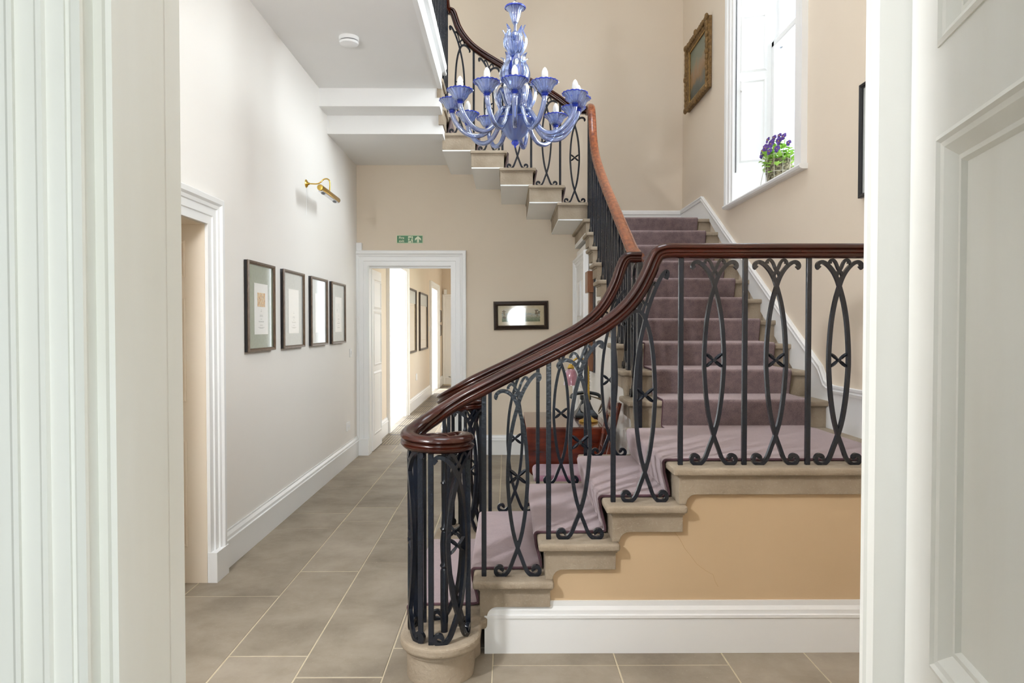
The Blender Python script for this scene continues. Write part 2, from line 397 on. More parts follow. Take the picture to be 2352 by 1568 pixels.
# corridor beyond --------------------------------------------------------------
CX = -1.58
m = M().box(CX-.35, CX, YB+.12, 9.2, 0, 3.0).box(CX-.35, CX, 10.88, 14.3, 0, 3.0).box(CX-.35, CX, 15.75, 17.0, 0, 3.0)
m.box(CX-.35, CX, 9.2, 10.88, 2.3, 3.0).box(CX-.35, CX, 14.3, 15.75, 2.25, 3.0)
struct(m.build('wall_corridor_left', m_wall))
struct(M().box(CX-.35, -.1, 16.9, 17.0, 0, 3.0).build('wall_corridor_end', m_wall))
m = M().box(-.12, -.02, YB+.12, 8.7, 0, 3.0).box(-.12, -.02, 8.7, 12.4, 0, .9).box(-.12, -.02, 8.7, 12.4, 2.3, 3.0).box(-.12, -.02, 9.7, 11.4, .9, 2.3).box(-.12, -.02, 12.4, 17.0, 0, 3.0)
struct(m.build('wall_corridor_right', m_wall))
struct(M().box(CX-.35, 0, YB+.12, 17.0, 3.0, 3.08).build('ceiling_corridor', m_ceil))
# bright bays on the corridor's left: alcoves with windows
m = M().box(CX-.35, CX, 10.86, 10.885, 0, 2.3).box(CX-.35, CX, 9.195, 9.21, 0, 2.3)
for z0, z1 in ((1.85, 2.15), (1.0, 1.72), (.2, .85)):
    panel_frame(m, (CX-.35, 10.86, 0), (1,0,0), (0,-1,0), .05, .30, z0, z1, .02, .006)
arch(m, [(CX, 10.88, 0), (CX, 10.88, 2.25), (CX, 9.2, 2.25), (CX, 9.2, 0)], (1,0,0), 1, .55)
arch(m, [(CX, 15.75, 0), (CX, 15.75, 2.2), (CX, 14.3, 2.2), (CX, 14.3, 0)], (1,0,0), 1, .8)
m.box(CX-.35, CX, 15.72, 15.76, 0, 2.25)
struct(m.build('trim_5', m_white, sharp=20))
skirt('baseboard_corridor_left', [(CX, 8.25, 0), (CX, 9.1, 0)], 1)
skirt('baseboard_corridor_middle', [(CX, 10.98, 0), (CX, 14.2, 0)], 1)
skirt('baseboard_corridor_end', [(CX, 15.9, 0), (CX, 16.9, 0), (-.12, 16.9, 0)], 1)
m = M(); arch(m, [(-.62, 16.9, 0), (-.62, 16.9, 2.03), (-1.42, 16.9, 2.03), (-1.42, 16.9, 0)], (0,-1,0), 1, .9)
struct(m.build('trim_6', m_white, sharp=20))
d4 = struct(M().box(-1.42, -.62, 16.88, 16.91, 0, 2.03).build('door_4', m_white))
m = M()
for z0, z1 in ((1.1, 1.9), (.2, .95)):
    for u0, u1 in ((.08, .37), (.45, .72)): panel_frame(m, (-1.42, 16.88, 0), (1,0,0), (0,-1,0), u0, u1, z0, z1, .03, .008)
m.build('panel_moulding', m_white, d4)
# floor grilles
def grille(y0, y1, x0, x1, label):
    t = thing('floor_grille', label, 'floor grille', ((x0+x1)/2, y0, 0), 'cast iron heating grilles set in the corridor floor')
    m = M().box(x0, x1, y0, y1, -.02, -.010)
    m.build('duct', m_black, t)
    m = M(); nx = 7
    for i in range(nx+1):
        x = x0+(x1-x0)*i/nx; m.box(x-.004, x+.004, y0, y1, -.012, .001)
    k = int((y1-y0)/.045)
    for i in range(k+1):
        y = y0+(y1-y0)*i/k; w = .030 if i in (0, k) else .006
        m.box(x0, x1, y-w/2, y+w/2, -.012, .001)
    m.build('grating', m_grille, t)
gy = 8.2; gi = 0
gl = ['nearest the hall doorway', 'second from the hall doorway', 'third from the hall doorway', 'fourth from the hall doorway', 'fifth from the hall doorway', 'sixth from the hall doorway', 'seventh from the hall doorway', 'farthest of the run beside the mirrors']
while gi < 8:
    grille(gy+.01, gy+.79, -1.53, -1.29, 'dark iron grating panel in the corridor floor, '+gl[gi]); gy += .8; gi += 1
grille(15.7, 16.5, -1.53, -1.0, 'dark iron grating in front of the door at the corridor end')

# ------------------------------------------------------------------ upper landing (ceiling of the hall passage)
m = M().box(XL, -.575, 1.05, 6.10, 3.46, 3.66)
struct(m.build('ceiling_passage', m_ceil))
m = M().box(-.600, -.566, 1.05, 6.10, 3.455, 3.62).plan([(-.566, 1.05, 3.60), (-.566, 6.19, 3.60)], [(0,0),(.030,.004),(.034,.02),(.024,.045),(.034,.065),(.034,.09),(0,.09)], (0,0,1), 1)
struct(m.build('trim_7', m_white))
struct(M().box(XL, -.54, 1.05, 6.06, 3.66, 3.69).build('floor_upper', m_stone))

# ------------------------------------------------------------------ staircase
st = thing('staircase', 'sandstone open-well staircase with moulded steps rising past the landing to the upper floor', 'staircase', (.2, 3.5, 0))
def bevslab(m, par, name='step_nosing', bv=.012):
    o = m.build(name, m_stone, par); b_ = o.modifiers.new('Bevel', 'BEVEL'); b_.width = bv; b_.segments = 3; b_.limit_method = 'ANGLE'; b_.angle_limit = math.radians(60)
    return o
def block_poly(n, z, L=.30, drop=.160, dep=.118, x1=None):
    x0 = n+.03; p = [(x0, z-.034), (x0, z-drop), (x0+.028, z-drop)]
    cx, cz, r = x0+.028+.045, z-drop, .045-.003
    for k in range(0, 7):
        a = PI - k*PI/12; p.append((cx+r*math.cos(a)*1.0, cz+(drop-dep)*math.sin(a)))
    xe = x1 if x1 is not None else x0+L
    return p+[(xe, z-dep), (xe, z-.034)]
# curtail step
def curtail(r, ins):
    cn, cf, cx = 2.80, 4.225, -.27; p = []
    for k in range(0, 19): a = PI+PI*k/18; p.append((cx+r*math.cos(a), cn+r*math.sin(a)))
    p += [(cx+r, 2.90), (-.085-ins, 2.91+ins), (-.085-ins, 4.115-ins), (cx+r, 4.125)]
    for k in range(0, 19): a = PI*k/18; p.append((cx+r*math.cos(a), cf+r*math.sin(a)))
    return p
s1 = M().prism(curtail(.135, .03), 'z', 0, .122).build('step', m_stone, st)
bevslab(M().prism(curtail(.162, 0), 'z', .120, .16), s1, bv=.016)
# plinth collar of the curtail
M().plan([(-.27+.132*math.cos(a), 2.80+.132*math.sin(a), .105) for a in [PI+PI*k/18 for k in range(19)]], [(0,0),(.012,0),(.006,.016),(0,.018)], (0,0,1), 1).build('neck_moulding', m_stone, s1)
def flight1(k):
    n, z = NX[k], .16*(k+1)
    s_ = M().prism(block_poly(n, z), 'y', 2.94, 4.085).build('step', m_stone, st, bevel=.002)
    bevslab(M().box(n, n+.345, 2.908, 4.115, z-.034, z), s_)
    M().box(n+.026, n+.335, 2.933, 4.09, z-.044, z-.034).build('fillet', m_stone, s_)
for k in (1, 2, 3): flight1(k)
# half landing
s_ = M().prism(block_poly(.70, .80, x1=XR), 'y', 2.94, 4.10).build('landing_slab', m_stone, st, bevel=.002)
bevslab(M().box(.70, XR, 2.908, 4.115, .766, .80), s_)
M().box(.726, XR, 2.933, 4.09, .756, .766).build('fillet', m_stone, s_)
# second flight
for k in range(9):
    n, z = NY[k], T2[k]
    s_ = M().prism(block_poly(n, z), 'x', .735, XR).build('step', m_stone, st, bevel=.002)
    bevslab(M().box(.705, XR, n, n+.33, z-.034, z), s_)
    M().box(.728, XR, n+.026, n+.32, z-.044, z-.034).build('fillet', m_stone, s_)
s_ = M().prism(block_poly(L2Y, 2.40, x1=YB), 'x', .735, XR).build('landing_slab', m_stone, st, bevel=.002)
bevslab(M().box(.705, XR, L2Y, YB, 2.366, 2.40), s_)
M().box(.737, XR, 6.56, YB, 2.24, 2.283).build('soffit', m_white, s_)
# third flight: X running towards -X
NX3 = [.815-.272*k for k in range(5)]; T3 = [2.4+.1615*(k+1) for k in range(5)]
for k in range(5):
    n, z = NX3[k], T3[k]
    s_ = M().box(n-.335, n-.03, 6.58, YB, z-.155, z-.03).build('step', m_stone, st, bevel=.002)
    bevslab(M().box(n-.345, n, 6.552, YB, z-.03, z), s_, bv=.01)
    M().box(n-.337, n-.022, 6.572, YB, z-.04, z-.03).build('fillet', m_stone, s_)
    M().box(n-.335, n-.320, 6.571, 6.581, z-.150, z-.036).build('end_moulding', m_stone, s_)
    M().box(n-.3345, n-.031, 6.581, YB, z-.166, z-.153).build('soffit', m_white, s_)
# third landing and two steps towards us
s_ = M().box(XL, -.585, 6.36, YB, 3.14, 3.34).build('landing_slab', m_ceil, st)
bevslab(M().box(XL, -.55, 6.33, YB, 3.342, 3.375), s_, bv=.01)
M().box(-.62, -.572, 6.335, 6.60, 3.22, 3.342).build('stone_end', m_stone, s_)
s_ = M().box(XL, -.585, 6.09, 6.36, 3.305, 3.50).build('step', m_ceil, st)
bevslab(M().box(XL, -.55, 6.05, 6.38, 3.502, 3.535), s_, bv=.01)
M().box(-.61, -.572, 6.085, 6.35, 3.38, 3.502).build('stone_end', m_stone, s_)

# ------------------------------------------------------------------ stair carpet
cp = thing('stair_carpet', 'mauve wool runner laid over the stone stairs and half landing', 'carpet', (.8, 3.5, .8))
th = .013
def runner(axis, pts, a0, a1, name='runner'):
    """pts: centreline of top surface in (u,z); ribbon with thickness below"""
    P = [V((p[0], p[1])) for p in pts]; L = len(P); m = M(); rings = []
    off = []
    for i, p in enumerate(P):
        t = (P[min(i+1, L-1)]-P[max(i-1, 0)]).normalized(); nn = V((t.y, -t.x)); off.append(p+nn*th)
    for i in range(L):
        r4 = [(P[i], a0), (P[i], a1), (off[i], a1), (off[i], a0)]
        rings.append([((u.x, a, u.y) if axis == 'x' else (a, u.x, u.y)) for u, a in r4])
    m.loops(rings, smooth=True)
    o = m.build(name, m_carpet, cp, sharp=50)
    for a in (a0, a1):
        pth = [((p.x, a, p.y) if axis == 'x' else (a, p.x, p.y)) for p in [(P[i]*.5+off[i]*.5) for i in range(L)]]
        M().tube(pth, .006, 6).build('binding', m_bind, o)
    return o
def nose(u, z, sgn=1):
    """points rounding a nosing at u (moving up), step top z"""
    c = (u+.004*sgn, z-.008); R = .02; out = []
    for k in range(7):
        a = -.35+ (PI/2+.35)*k/6
        out.append((c[0]-sgn*R*math.cos(a), c[1]+R*math.sin(a)))
    return out
pts = [(NX[0]-.012, .004), (NX[0]-.014, .07)] + nose(NX[0], .16)
for k in range(1, 4):
    pts += [(NX[k]+.0, .16*k+.014), (NX[k]+.012, .16*k+.016), (NX[k]+.010, .16*k+.03), (NX[k]-.010, .16*(k+1)-.05)] + nose(NX[k], .16*(k+1))
pts += [(.70, .654), (.712, .656), (.708, .67), (.688, .75)] + nose(.70, .80) + [(.80, .8135), (1.2, .8135), (1.77, .8135)]
runner('x', pts, 3.065, 3.99)
pts = [(3.95, .8125), (4.04, .8125), (4.075, .815), (4.072, .83), (4.052, .91)] + nose(4.06, .96)
for k in range(1, 9):
    z = T2[k]; pts += [(NY[k], z-.145), (NY[k]+.014, z-.143), (NY[k]+.012, z-.13), (NY[k]-.008, z-.05)] + nose(NY[k], z)
pts += [(L2Y, 2.255), (L2Y+.014, 2.257), (L2Y+.012, 2.27), (L2Y-.008, 2.35)] + nose(L2Y, 2.4) + [(6.7, 2.4125), (7.5, 2.4125)]
runner('y', pts, .91, 1.765)
# third flight carpet
pts = []
P3 = []
for k in range(5):
    n, z = NX3[k], T3[k]
    pts += [(-n, z-.147), (-n+.014, z-.145), (-n+.012, z-.13), (-n-.008, z-.05)] + [(a, b_) for a, b_ in nose(-n, z)]
n = -.545; z = 3.375
pts += [(-n, z-.147), (-n+.014, z-.145), (-n-.008, z-.05)] + nose(-n, z) + [(.9, 3.388), (1.5, 3.388)]
m = M(); rings = []; P = [V((-a, b_)) for a, b_ in pts]
for i, p in enumerate(P):
    t = (P[min(i+1, len(P)-1)]-P[max(i-1, 0)]).normalized(); nn = V((-t.y, t.x))*-1
    qv = p-V((t.y, -t.x))*th
    rings.append([(p.x, 6.67, p.y), (p.x, 7.45, p.y), (qv.x, 7.45, qv.y), (qv.x, 6.67, qv.y)])
m.loops(rings).build('runner', m_carpet, cp, sharp=50)

# ------------------------------------------------------------------ railings
SEC = [(0, 0.03), (0.016, 0.028), (0.028, 0.021), (0.034, 0.012), (0.034, 0.008), (0.0305, 0.0055), (0.0235, 0.002), (0.0205, -0.004), (0.0215, -0.01), (0.027, -0.0145), (0.0325, -0.0165), (0.033, -0.021), (0.029, -0.026), (0.021, -0.034), (-0.021, -0.034), (-0.029, -0.026), (-0.033, -0.021), (-0.0325, -0.0165), (-0.027, -0.0145), (-0.0215, -0.01), (-0.0205, -0.004), (-0.0235, 0.002), (-0.0305, 0.0055), (-0.034, 0.008), (-0.034, 0.012), (-0.028, 0.021), (-0.016, 0.028)]
YN, YF = 2.985, 4.04
main = [(1.88,1.722),(1.2,1.722),(.80,1.722),(.70,1.722),(.665,1.718),(.64,1.705),(.622,1.675),(.60,1.622),(.556,1.54),(.495,1.466),(.40,1.393),(.289,1.332),(.158,1.266),(.028,1.202),(-.12,1.126),(-.214,1.076)]
vol = [(-.30,-.020,1.022),(-.366,-.085,.980),(-.396,-.185,.957),(-.365,-.262,.947),(-.285,-.302,.942),(-.205,-.275,.939),(-.166,-.195,.938),(-.187,-.128,.936),(-.235,-.110,.928),(-.28,-.13,.915)]
def railpath(side, top=None):
    s_ = 1 if side == 'near' else -1; y0 = YN if side == 'near' else YF
    pts = [(x, y0, z) for x, z in (top or main)] + [(x, y0+s_*dy, z) for x, dy, z in vol]
    return pts
near_top = main
far_top = [(.775,1.800),(.74,1.800),(.70,1.797),(.675,1.775),(.657,1.735),(.630,1.655),(.60,1.590),(.555,1.515),(.49,1.445),(.40,1.380),(.289,1.322),(.158,1.256),(.028,1.19),(-.12,1.120),(-.214,1.074)]
def interp(pts, x):
    p = sorted(pts)
    for (x0, z0), (x1, z1) in zip(p[:-1], p[1:]):
        if x0 <= x <= x1: return z0+(z1-z0)*(x-x0)/(x1-x0)
    return p[0][1] if x < p[0][0] else p[-1][1]
def slope(pts, x): return (interp(pts, x+.06)-interp(pts, x-.06))/.12

SCROLL = [(-.0715,.0255),(-.0665,.034),(-.0755,.0425),(-.0885,.0400),(-.0955,.0270),(-.0915,.0120),(-.0790,.0045),(-.0640,.0040),(-.0500,.0110),(-.0350,.0320),(-.0180,.0780),(0,.1280),(.0190,.2000),(.0330,.2950),(.0405,.3900),(.0425,.4450),(.0405,.5200),(.0330,.6150),(.0190,.7000),(0,.7700),(-.0120,.8050),(-.0290,.8360),(-.0520,.8620),(-.0740,.8740),(-.0900,.8690),(-.0945,.8560),(-.0870,.8470)]
INNER = [(-.0150,.8100),(-.0060,.8300),(.0060,.8460),(.0170,.8720),(.0300,.8840),(.0410,.8760),(.0400,.8660)]
def lyre(parent, mp, h, sl, name='scroll_baluster', res=3):
    """mp(u, w, z) -> world; u along the rail, w across, z up from the foot; h underside height, sl rail slope"""
    def defo(u, z):
        f = z/.892
        return (u, z*(h/.892) + sl*u*max(0, (f-.35)/.65)**1.5)
    m = M()
    def strip(pts, mir, wid=.0080, dep=.009):
        if mir < 0: dep -= .0006
        c = catmull([(a*mir, b_, 0) for a, b_ in pts], res); rings = []
        c = [V((*defo(p.x, p.y), 0)) for p in c]; L = len(c)
        for i, p in enumerate(c):
            t = (c[min(i+1, L-1)]-c[max(i-1, 0)]).normalized(); nn = V((-t.y, t.x, 0))
            ww = wid*(1 if 2 < i < L-3 else 1.15)
            rings.append([mp(p.x+nn.x*a, d, p.y+nn.y*a) for a, d in ((-ww,-dep),(ww,-dep),(ww,dep),(-ww,dep))])
        m.loops(rings, smooth=True)
    for mir in (1, -1):
        strip(SCROLL, mir); strip(INNER, mir, .0055, .0078)
    o = m.build(name, m_iron, parent, sharp=50)
    # little feet
    ro = M(); cz = .452*(h/.892)
    for a in (PI*.22, PI*.78, PI*1.22, PI*1.78):
        c = (math.cos(a)*.024, cz+math.sin(a)*.024); dx, dz = math.cos(a), math.sin(a)
        prof = []
        for k in range(7):
            t = -1+2*k/6; w = .0072*math.sqrt(max(0, 1-t*t))+.0008
            cu, cz2 = c[0]+dx*.024*t, c[1]+dz*.024*t
            prof.append([mp(cu-dz*w*x_, y_, cz2+dx*w*x_) for x_, y_ in ((-1,0),(0,-.008),(1,0),(0,.008))])
        ro.loops(prof, smooth=False)
    b0 = [mp(.008*math.cos(k*PI/4), -.010, cz+.008*math.sin(k*PI/4)) for k in range(8)]; b1 = [mp(.008*math.cos(k*PI/4), .010, cz+.008*math.sin(k*PI/4)) for k in range(8)]
    ro.loops([b0, b1], smooth=False)
    ro.build('rosette', m_iron, o)
    return o
def bar(parent, x, y, z0, z1, w=.0105, name='baluster'):
    return M().box(x-w, x+w, y-w*.8, y+w*.8, z0, z1).build(name, m_iron, parent, bevel=.0015, segs=1)
LY = {1: .045, 2: .313, 3: .592}; BA = {1: -.100, 2: .178, 3: .456}
def volute_set(par, side):
    s_ = 1 if side == 'near' else -1; cy = 2.80 if side == 'near' else 4.225; cx = -.275; R = .118
    zt = .906
    def cyl(a0):
        def mp(u, w, z):
            a = a0+u/R
            return (cx+(R+w)*math.cos(a), cy+s_*(R+w)*math.sin(a), .16+z)
        return mp
    lyre(par, cyl(math.radians(-47)), zt-.16, 0)
    lyre(par, cyl(math.radians(197)), zt-.16+.02, 0)
    lyre(par, cyl(math.radians(62)), zt-.16+.0, 0)
    for a in (-100, -122, 128, 150, 12):
        x, y = cx+R*math.cos(math.radians(a)), cy+s_*R*math.sin(math.radians(a))
        bar(par, x, y, .16, zt + (.05 if a > 100 else 0))
    # turned newel
    prof = [(.014,0),(.015,.03),(.016,.05),(.016,.25),(.012,.26),(.018,.27),(.013,.28),(.015,.30),(.0165,.36),(.013,.40),(.011,.41),(.017,.42),(.011,.43),(.010,.46),(.011,.60),(.015,.605),(.011,.612),(.010,.62),(.009,.75)]
    M().lathe(prof, (cx+.02, cy, .16), 14).build('newel_post', m_iron, par)
def volute_cap(par, side, rail_o):
    s_ = 1 if side == 'near' else -1; cy = 2.80 if side == 'near' else 4.225
    prof = [(.002,-.034),(.080,-.034),(.088,-.026),(.092,-.012),(.092,.004),(.086,.014),(.072,.017),(.064,.012),(.050,.010),(.040,.017),(.024,.022),(.001,.023)]
    M().lathe(prof, (-.277, cy-s_*.005, .941), 40).build('volute_button', m_wood, rail_o)
# near railing
r1 = thing('stair_railing', 'black scrolled iron railing with mahogany handrail nearest the camera, beside the half landing', 'railing', (-.275, 2.80, .16))
hr = M().rail(catmull(railpath('near'), 5), SEC).build('handrail', m_wood, r1, sharp=50)
volute_cap(r1, 'near', hr); volute_set(r1, 'near')
for k in (1, 2, 3):
    z = .16*(k+1)
    bar(r1, BA[k], YN, z, interp(near_top, BA[k])-.030)
    x = LY[k]; sl = min(1.25, slope(near_top, x)); hh = interp(near_top, x)-.036/math.cos(math.atan(sl))-z
    lyre(r1, (lambda X0, Z0: (lambda u, w, zz: (X0+u, YN+w, Z0+zz)))(x, z), hh, sl)
for x in (.745, 1.020, 1.294, 1.57): bar(r1, x, YN, .80, 1.690)
for x in (.888, 1.155, 1.425, 1.70): lyre(r1, (lambda X0: (lambda u, w, zz: (X0+u, YN+w, .80+zz)))(x), .890, 0)

# well railing: far side of flight 1, flight 2, flight 3 and upper landing
r2 = thing('stair_railing', 'long black iron railing with mahogany handrail climbing around the stairwell behind the chandelier', 'railing', (-.275, 4.225, .16))
hr2 = M().rail(catmull(railpath('far', far_top), 5), SEC).build('handrail', m_wood, r2, sharp=50)
volute_cap(r2, 'far', hr2); volute_set(r2, 'far')
for k in (1, 2, 3):
    z = .16*(k+1)
    bar(r2, BA[k], YF, z, interp(far_top, BA[k])-.030)
    x = LY[k]; sl = min(1.25, slope(far_top, x)); hh = interp(far_top, x)-.036/math.cos(math.atan(sl))-z
    lyre(r2, (lambda X0, Z0: (lambda u, w, zz: (X0+u, YF+w, Z0+zz)))(x, z), hh, sl)
XB = .768
f2 = [(4.07,1.800),(4.11,1.803),(4.18,1.835),(4.3,1.88),(5.44,2.485),(5.95,2.79),(6.15,2.95),(6.26,3.10),(6.33,3.26),(6.39,3.37),(6.46,3.42),(6.54,3.435),(6.66,3.435)]
M().rail(catmull([(XB, y, z) for y, z in f2], 5), SEC).build('handrail', m_woodl, r2, sharp=50)['label'] = 'worn orange-brown handrail'
for k in range(9):
    yb, yl, z = NY[k]+.055, NY[k]+.185, T2[k]
    if k > 0: bar(r2, XB, yb, z, interp(f2, yb)-.03)
    sl = min(1.3, slope(f2, yl)); hh = interp(f2, yl)-.036/math.cos(math.atan(sl))-z
    if k == 0: yl = NY[0]+.17
    lyre(r2, (lambda Y0, Z0: (lambda u, w, zz: (XB+w, Y0+u, Z0+zz)))(yl, z), hh, sl, res=2)
bar(r2, XB, 4.03, .80, 1.77, .014, 'corner_post'); bar(r2, XB, 4.075, .80, 1.77, .012)
Y3 = 6.615
f3 = [(.80,3.437),(.70,3.437),(.64,3.445),(.57,3.485),(.49,3.545),(.39,3.61),(.2,3.715),(-.06,3.862),(-.226,3.962),(-.33,4.04),(-.41,4.13),(-.46,4.215),(-.485,4.285),(-.505,4.34),(-.53,4.362),(-.60,4.366)]
M().rail(catmull([(x, Y3, z) for x, z in f3], 5), SEC).build('handrail', m_wood, r2, sharp=50)
f3i = [(x, z) for x, z in f3]
for x, z in ((.50, T3[1]), (.226, T3[2]), (-.045, T3[3]), (-.315, T3[4])): bar(r2, x, Y3, z, interp(f3i, x)-.03)
for x, z in ((.638, T3[0]), (.372, T3[1]), (.097, T3[2]), (-.172, T3[3]), (-.445, T3[4])):
    sl = max(-1.3, slope(f3i, x)); hh = interp(f3i, x)-.036/math.cos(math.atan(sl))-z
    lyre(r2, (lambda X0, Z0: (lambda u, w, zz: (X0+u, Y3+w, Z0+zz)))(x, z), hh, sl)
bar(r2, XB, 6.575, 2.40, 3.41, .014, 'corner_post'); bar(r2, XB, 6.54, 2.40, 3.41, .012)
up = [(6.62,4.366),(6.50,4.37),(6.42,4.44),(6.36,4.54),(6.31,4.66),(6.24,4.70),(6.1,4.71),(1.2,4.71)]
M().rail(catmull([(-.565, y, z) for y, z in up], 4), SEC).build('handrail', m_wood, r2, sharp=50)
yy = 6.25
for k in range(22):
    y = 6.56-.125*k; z0 = 3.375 if y > 6.38 else (3.535 if y > 6.06 else 3.69)
    bar(r2, -.562, y, z0, interp([(a, b_) for a, b_ in up], y)-.03, .010)

# ------------------------------------------------------------------ chandelier
CXC, CYC = .055, 4.85
ch = thing('chandelier', 'pale blue blown glass chandelier with curling arms and white bulbs hanging in the stairwell', 'chandelier', (CXC, CYC, 2.66))
c0 = (CXC, CYC, 0)
zz = lambda y: H+(743-y)/330.0
def flu(prof, name, mat, amp=.03, fl=18, seg=72, par=ch): return M().lathe([(r, z) for r, z in prof], c0, seg, fl, amp).build(name, mat, par)
flu([(.002,zz(319)),(.035,zz(317)),(.072,zz(305)),(.102,zz(289)),(.128,zz(274)),(.122,zz(273)),(.097,zz(288)),(.067,zz(303)),(.003,zz(313))], 'bowl', m_bowl, .02)
M().plan([(CXC+.126*math.cos(2*PI*k/60), CYC+.126*math.sin(2*PI*k/60), zz(273)) for k in range(60)], [(0,0),(.006,0),(.006,.006),(0,.006)], (0,0,1), 1, closed=True).build('bowl_rim', m_blue2, ch)
M().lathe([(.002,zz(335)),(.008,zz(333)),(.004,zz(331)),(.022,zz(327)),(.026,zz(323)),(.02,zz(319)),(.008,zz(318)),(.012,zz(316))], c0, 24, 12, .05).build('finial', m_blue2, ch)
M().lathe([(.018,zz(262)),(.02,zz(240)),(.015,zz(205)),(.03,zz(200)),(.02,zz(190)),(.012,zz(170)),(.012,zz(140)),(.010,zz(95)),(.020,zz(92)),(.035,zz(84)),(.030,zz(76)),(.010,zz(70)),(.010,zz(56)),(.02,zz(52)),(.008,zz(48))], c0, 24).build('stem', m_blue, ch)
flu([(.02,zz(258)),(.04,zz(248)),(.075,zz(225)),(.105,zz(205)),(.10,zz(204)),(.06,zz(228)),(.03,zz(248))], 'middle_cup', m_blue, .03)
flu([(.012,zz(175)),(.025,zz(165)),(.042,zz(145)),(.050,zz(135)),(.045,zz(135)),(.038,zz(146)),(.02,zz(165))], 'upper_cup', m_blue2, .03)
flu([(.008,zz(58)),(.022,zz(50)),(.034,zz(38)),(.044,zz(26)),(.070,zz(19)),(.066,zz(18)),(.040,zz(27)),(.028,zz(40)),(.006,zz(54))], 'top_cup', m_blue, .03)
M().lathe([(.070,zz(20)),(.074,zz(18)),(.070,zz(16)),(.066,zz(18)),(.070,zz(20))], c0, 60, 20, .02).build('top_cup_rim', m_blue2, ch)
# chain
m = M()
zc = zz(18); k = 0
while zc < 6.15:
    pth = []
    for a in range(12):
        q_ = 2*PI*a/12; u = .010*math.cos(q_); w = .021*math.sin(q_)
        pth.append((CXC+(u if k % 2 else 0), CYC+(0 if k % 2 else u), zc+w))
    m.tube(pth, .003, 5, closed=True); zc += .036; k += 1
m.build('chain', make('chrome', 'd0d0cc', rough=.2, metal=1), ch)
M().lathe([(.06,6.2),(.055,6.17),(.02,6.15),(.001,6.15)], c0, 24).build('ceiling_rose', m_blue, ch)
# arms
angs = [-1, 25, 66, 80, 107, 136, 168, -25, -57, -86, -128, -153]
def arm(a):
    a = math.radians(a)
    d = V((math.sin(a), -math.cos(a), 0))
    prof = [(.030,zz(276)),(.040,zz(259)),(.065,zz(251)),(.10,zz(251)),(.130,zz(265)),(.165,zz(288)),(.215,zz(305)),(.275,zz(310)),(.34,zz(304)),(.395,zz(287)),(.425,zz(270)),(.435,zz(257))]
    pth = catmull([V((CXC,CYC,z))+d*r for r, z in prof], 5)
    o = M().tube(pth, .0165, 12).build('arm', m_blue, ch)
    cz = zz(257); cc = V((CXC, CYC, 0))+d*.435
    M().lathe([(.010,cz-.012),(.022,cz-.006),(.016,cz),(.026,cz+.006),(.016,cz+.012)], (cc.x, cc.y, 0), 20).build('collar', m_blue2, o)
    M().lathe([(.016,cz+.010),(.036,cz+.018),(.050,cz+.036),(.059,cz+.055),(.084,cz+.078),(.081,cz+.080),(.056,cz+.059),(.046,cz+.040),(.032,cz+.023),(.012,cz+.014)], (cc.x, cc.y, 0), 64, 16, .035).build('drip_cup', m_blue, o)
    rim = [(cc.x+(.083+.003*math.cos(16*2*PI*k/64))*math.cos(2*PI*k/64), cc.y+(.083+.003*math.cos(16*2*PI*k/64))*math.sin(2*PI*k/64), cz+.079+.002*math.sin(32*PI*k/64)) for k in range(64)]
    M().tube(rim, .0042, 5, closed=True).build('cup_rim', m_blue2, o)
    M().lathe([(.014,cz+.016),(.014,cz+.090),(.018,cz+.10),(.0215,cz+.120),(.0195,cz+.145),(.011,cz+.165),(.001,cz+.174)], (cc.x, cc.y, 0), 14).build('candle_bulb', m_glassw, o)
for a in angs: arm(a)
# leaves
def leaf(a, prof, w, mat=m_blue, tw=0):
    a = math.radians(a); d = V((math.sin(a), -math.cos(a), 0)); sd = V((math.cos(a), math.sin(a), 0))
    c = catmull([(r, z, 0) for r, z in prof], 4); L = len(c); rings = []
    for i, p in enumerate(c):
        t = i/(L-1); ww = w*(math.sin(PI*min(1, t*.9+.1))**.8)*(1-.25*t)+.001
        ring = []
        for k in range(-4, 5):
            u = k/4; rr = p.x - abs(u)**2*ww*.35+.0018*math.cos(k*PI)
            ring.append(V((CXC, CYC, p.y))+d*rr+sd*(u*ww+tw*t*t))
        for k in range(4, -5, -1):
            u = k/4; rr = p.x - abs(u)**2*ww*.35+.0018*math.cos(k*PI)-.005
            ring.append(V((CXC, CYC, p.y))+d*rr+sd*(u*ww*.98+tw*t*t))
        rings.append(ring)
    M().loops(rings).build('glass_leaf', mat, ch, sharp=60)
for i in range(6):
    a = i*60+20
    leaf(a, [(.022,zz(132)),(.060,zz(118)),(.085,zz(98)),(.075,zz(82)),(.060,zz(72)),(.075,zz(60))] if i % 2 else [(.022,zz(134)),(.05,zz(118)),(.078,zz(104)),(.080,zz(90)),(.070,zz(80)),(.088,zz(68))], .028, tw=.014*(-1)**i)
for i in range(7):
    a = i*360/7+5
    leaf(a, [(.045,zz(198)),(.085,zz(190)),(.108,zz(172)),(.100,zz(155)),(.080,zz(142)),(.085,zz(132)),(.105,zz(127))], .036, tw=.012*(-1)**i)
for i in range(7):
    a = i*360/7+28
    leaf(a, [(.045,zz(200)),(.085,zz(192)),(.125,zz(195)),(.150,zz(212)),(.140,zz(232)),(.118,zz(246)),(.112,zz(256))], .030, tw=.008*(-1)**i)
for i in range(6):
    a = i*60+50
    leaf(a, [(.075,zz(200)),(.09,zz(210)),(.085,zz(228)),(.062,zz(243)),(.05,zz(250))], .036)

# ------------------------------------------------------------------ stair window
XG = 2.16
SP0, SP1 = WY0+.10, WY1-.10
m = M()
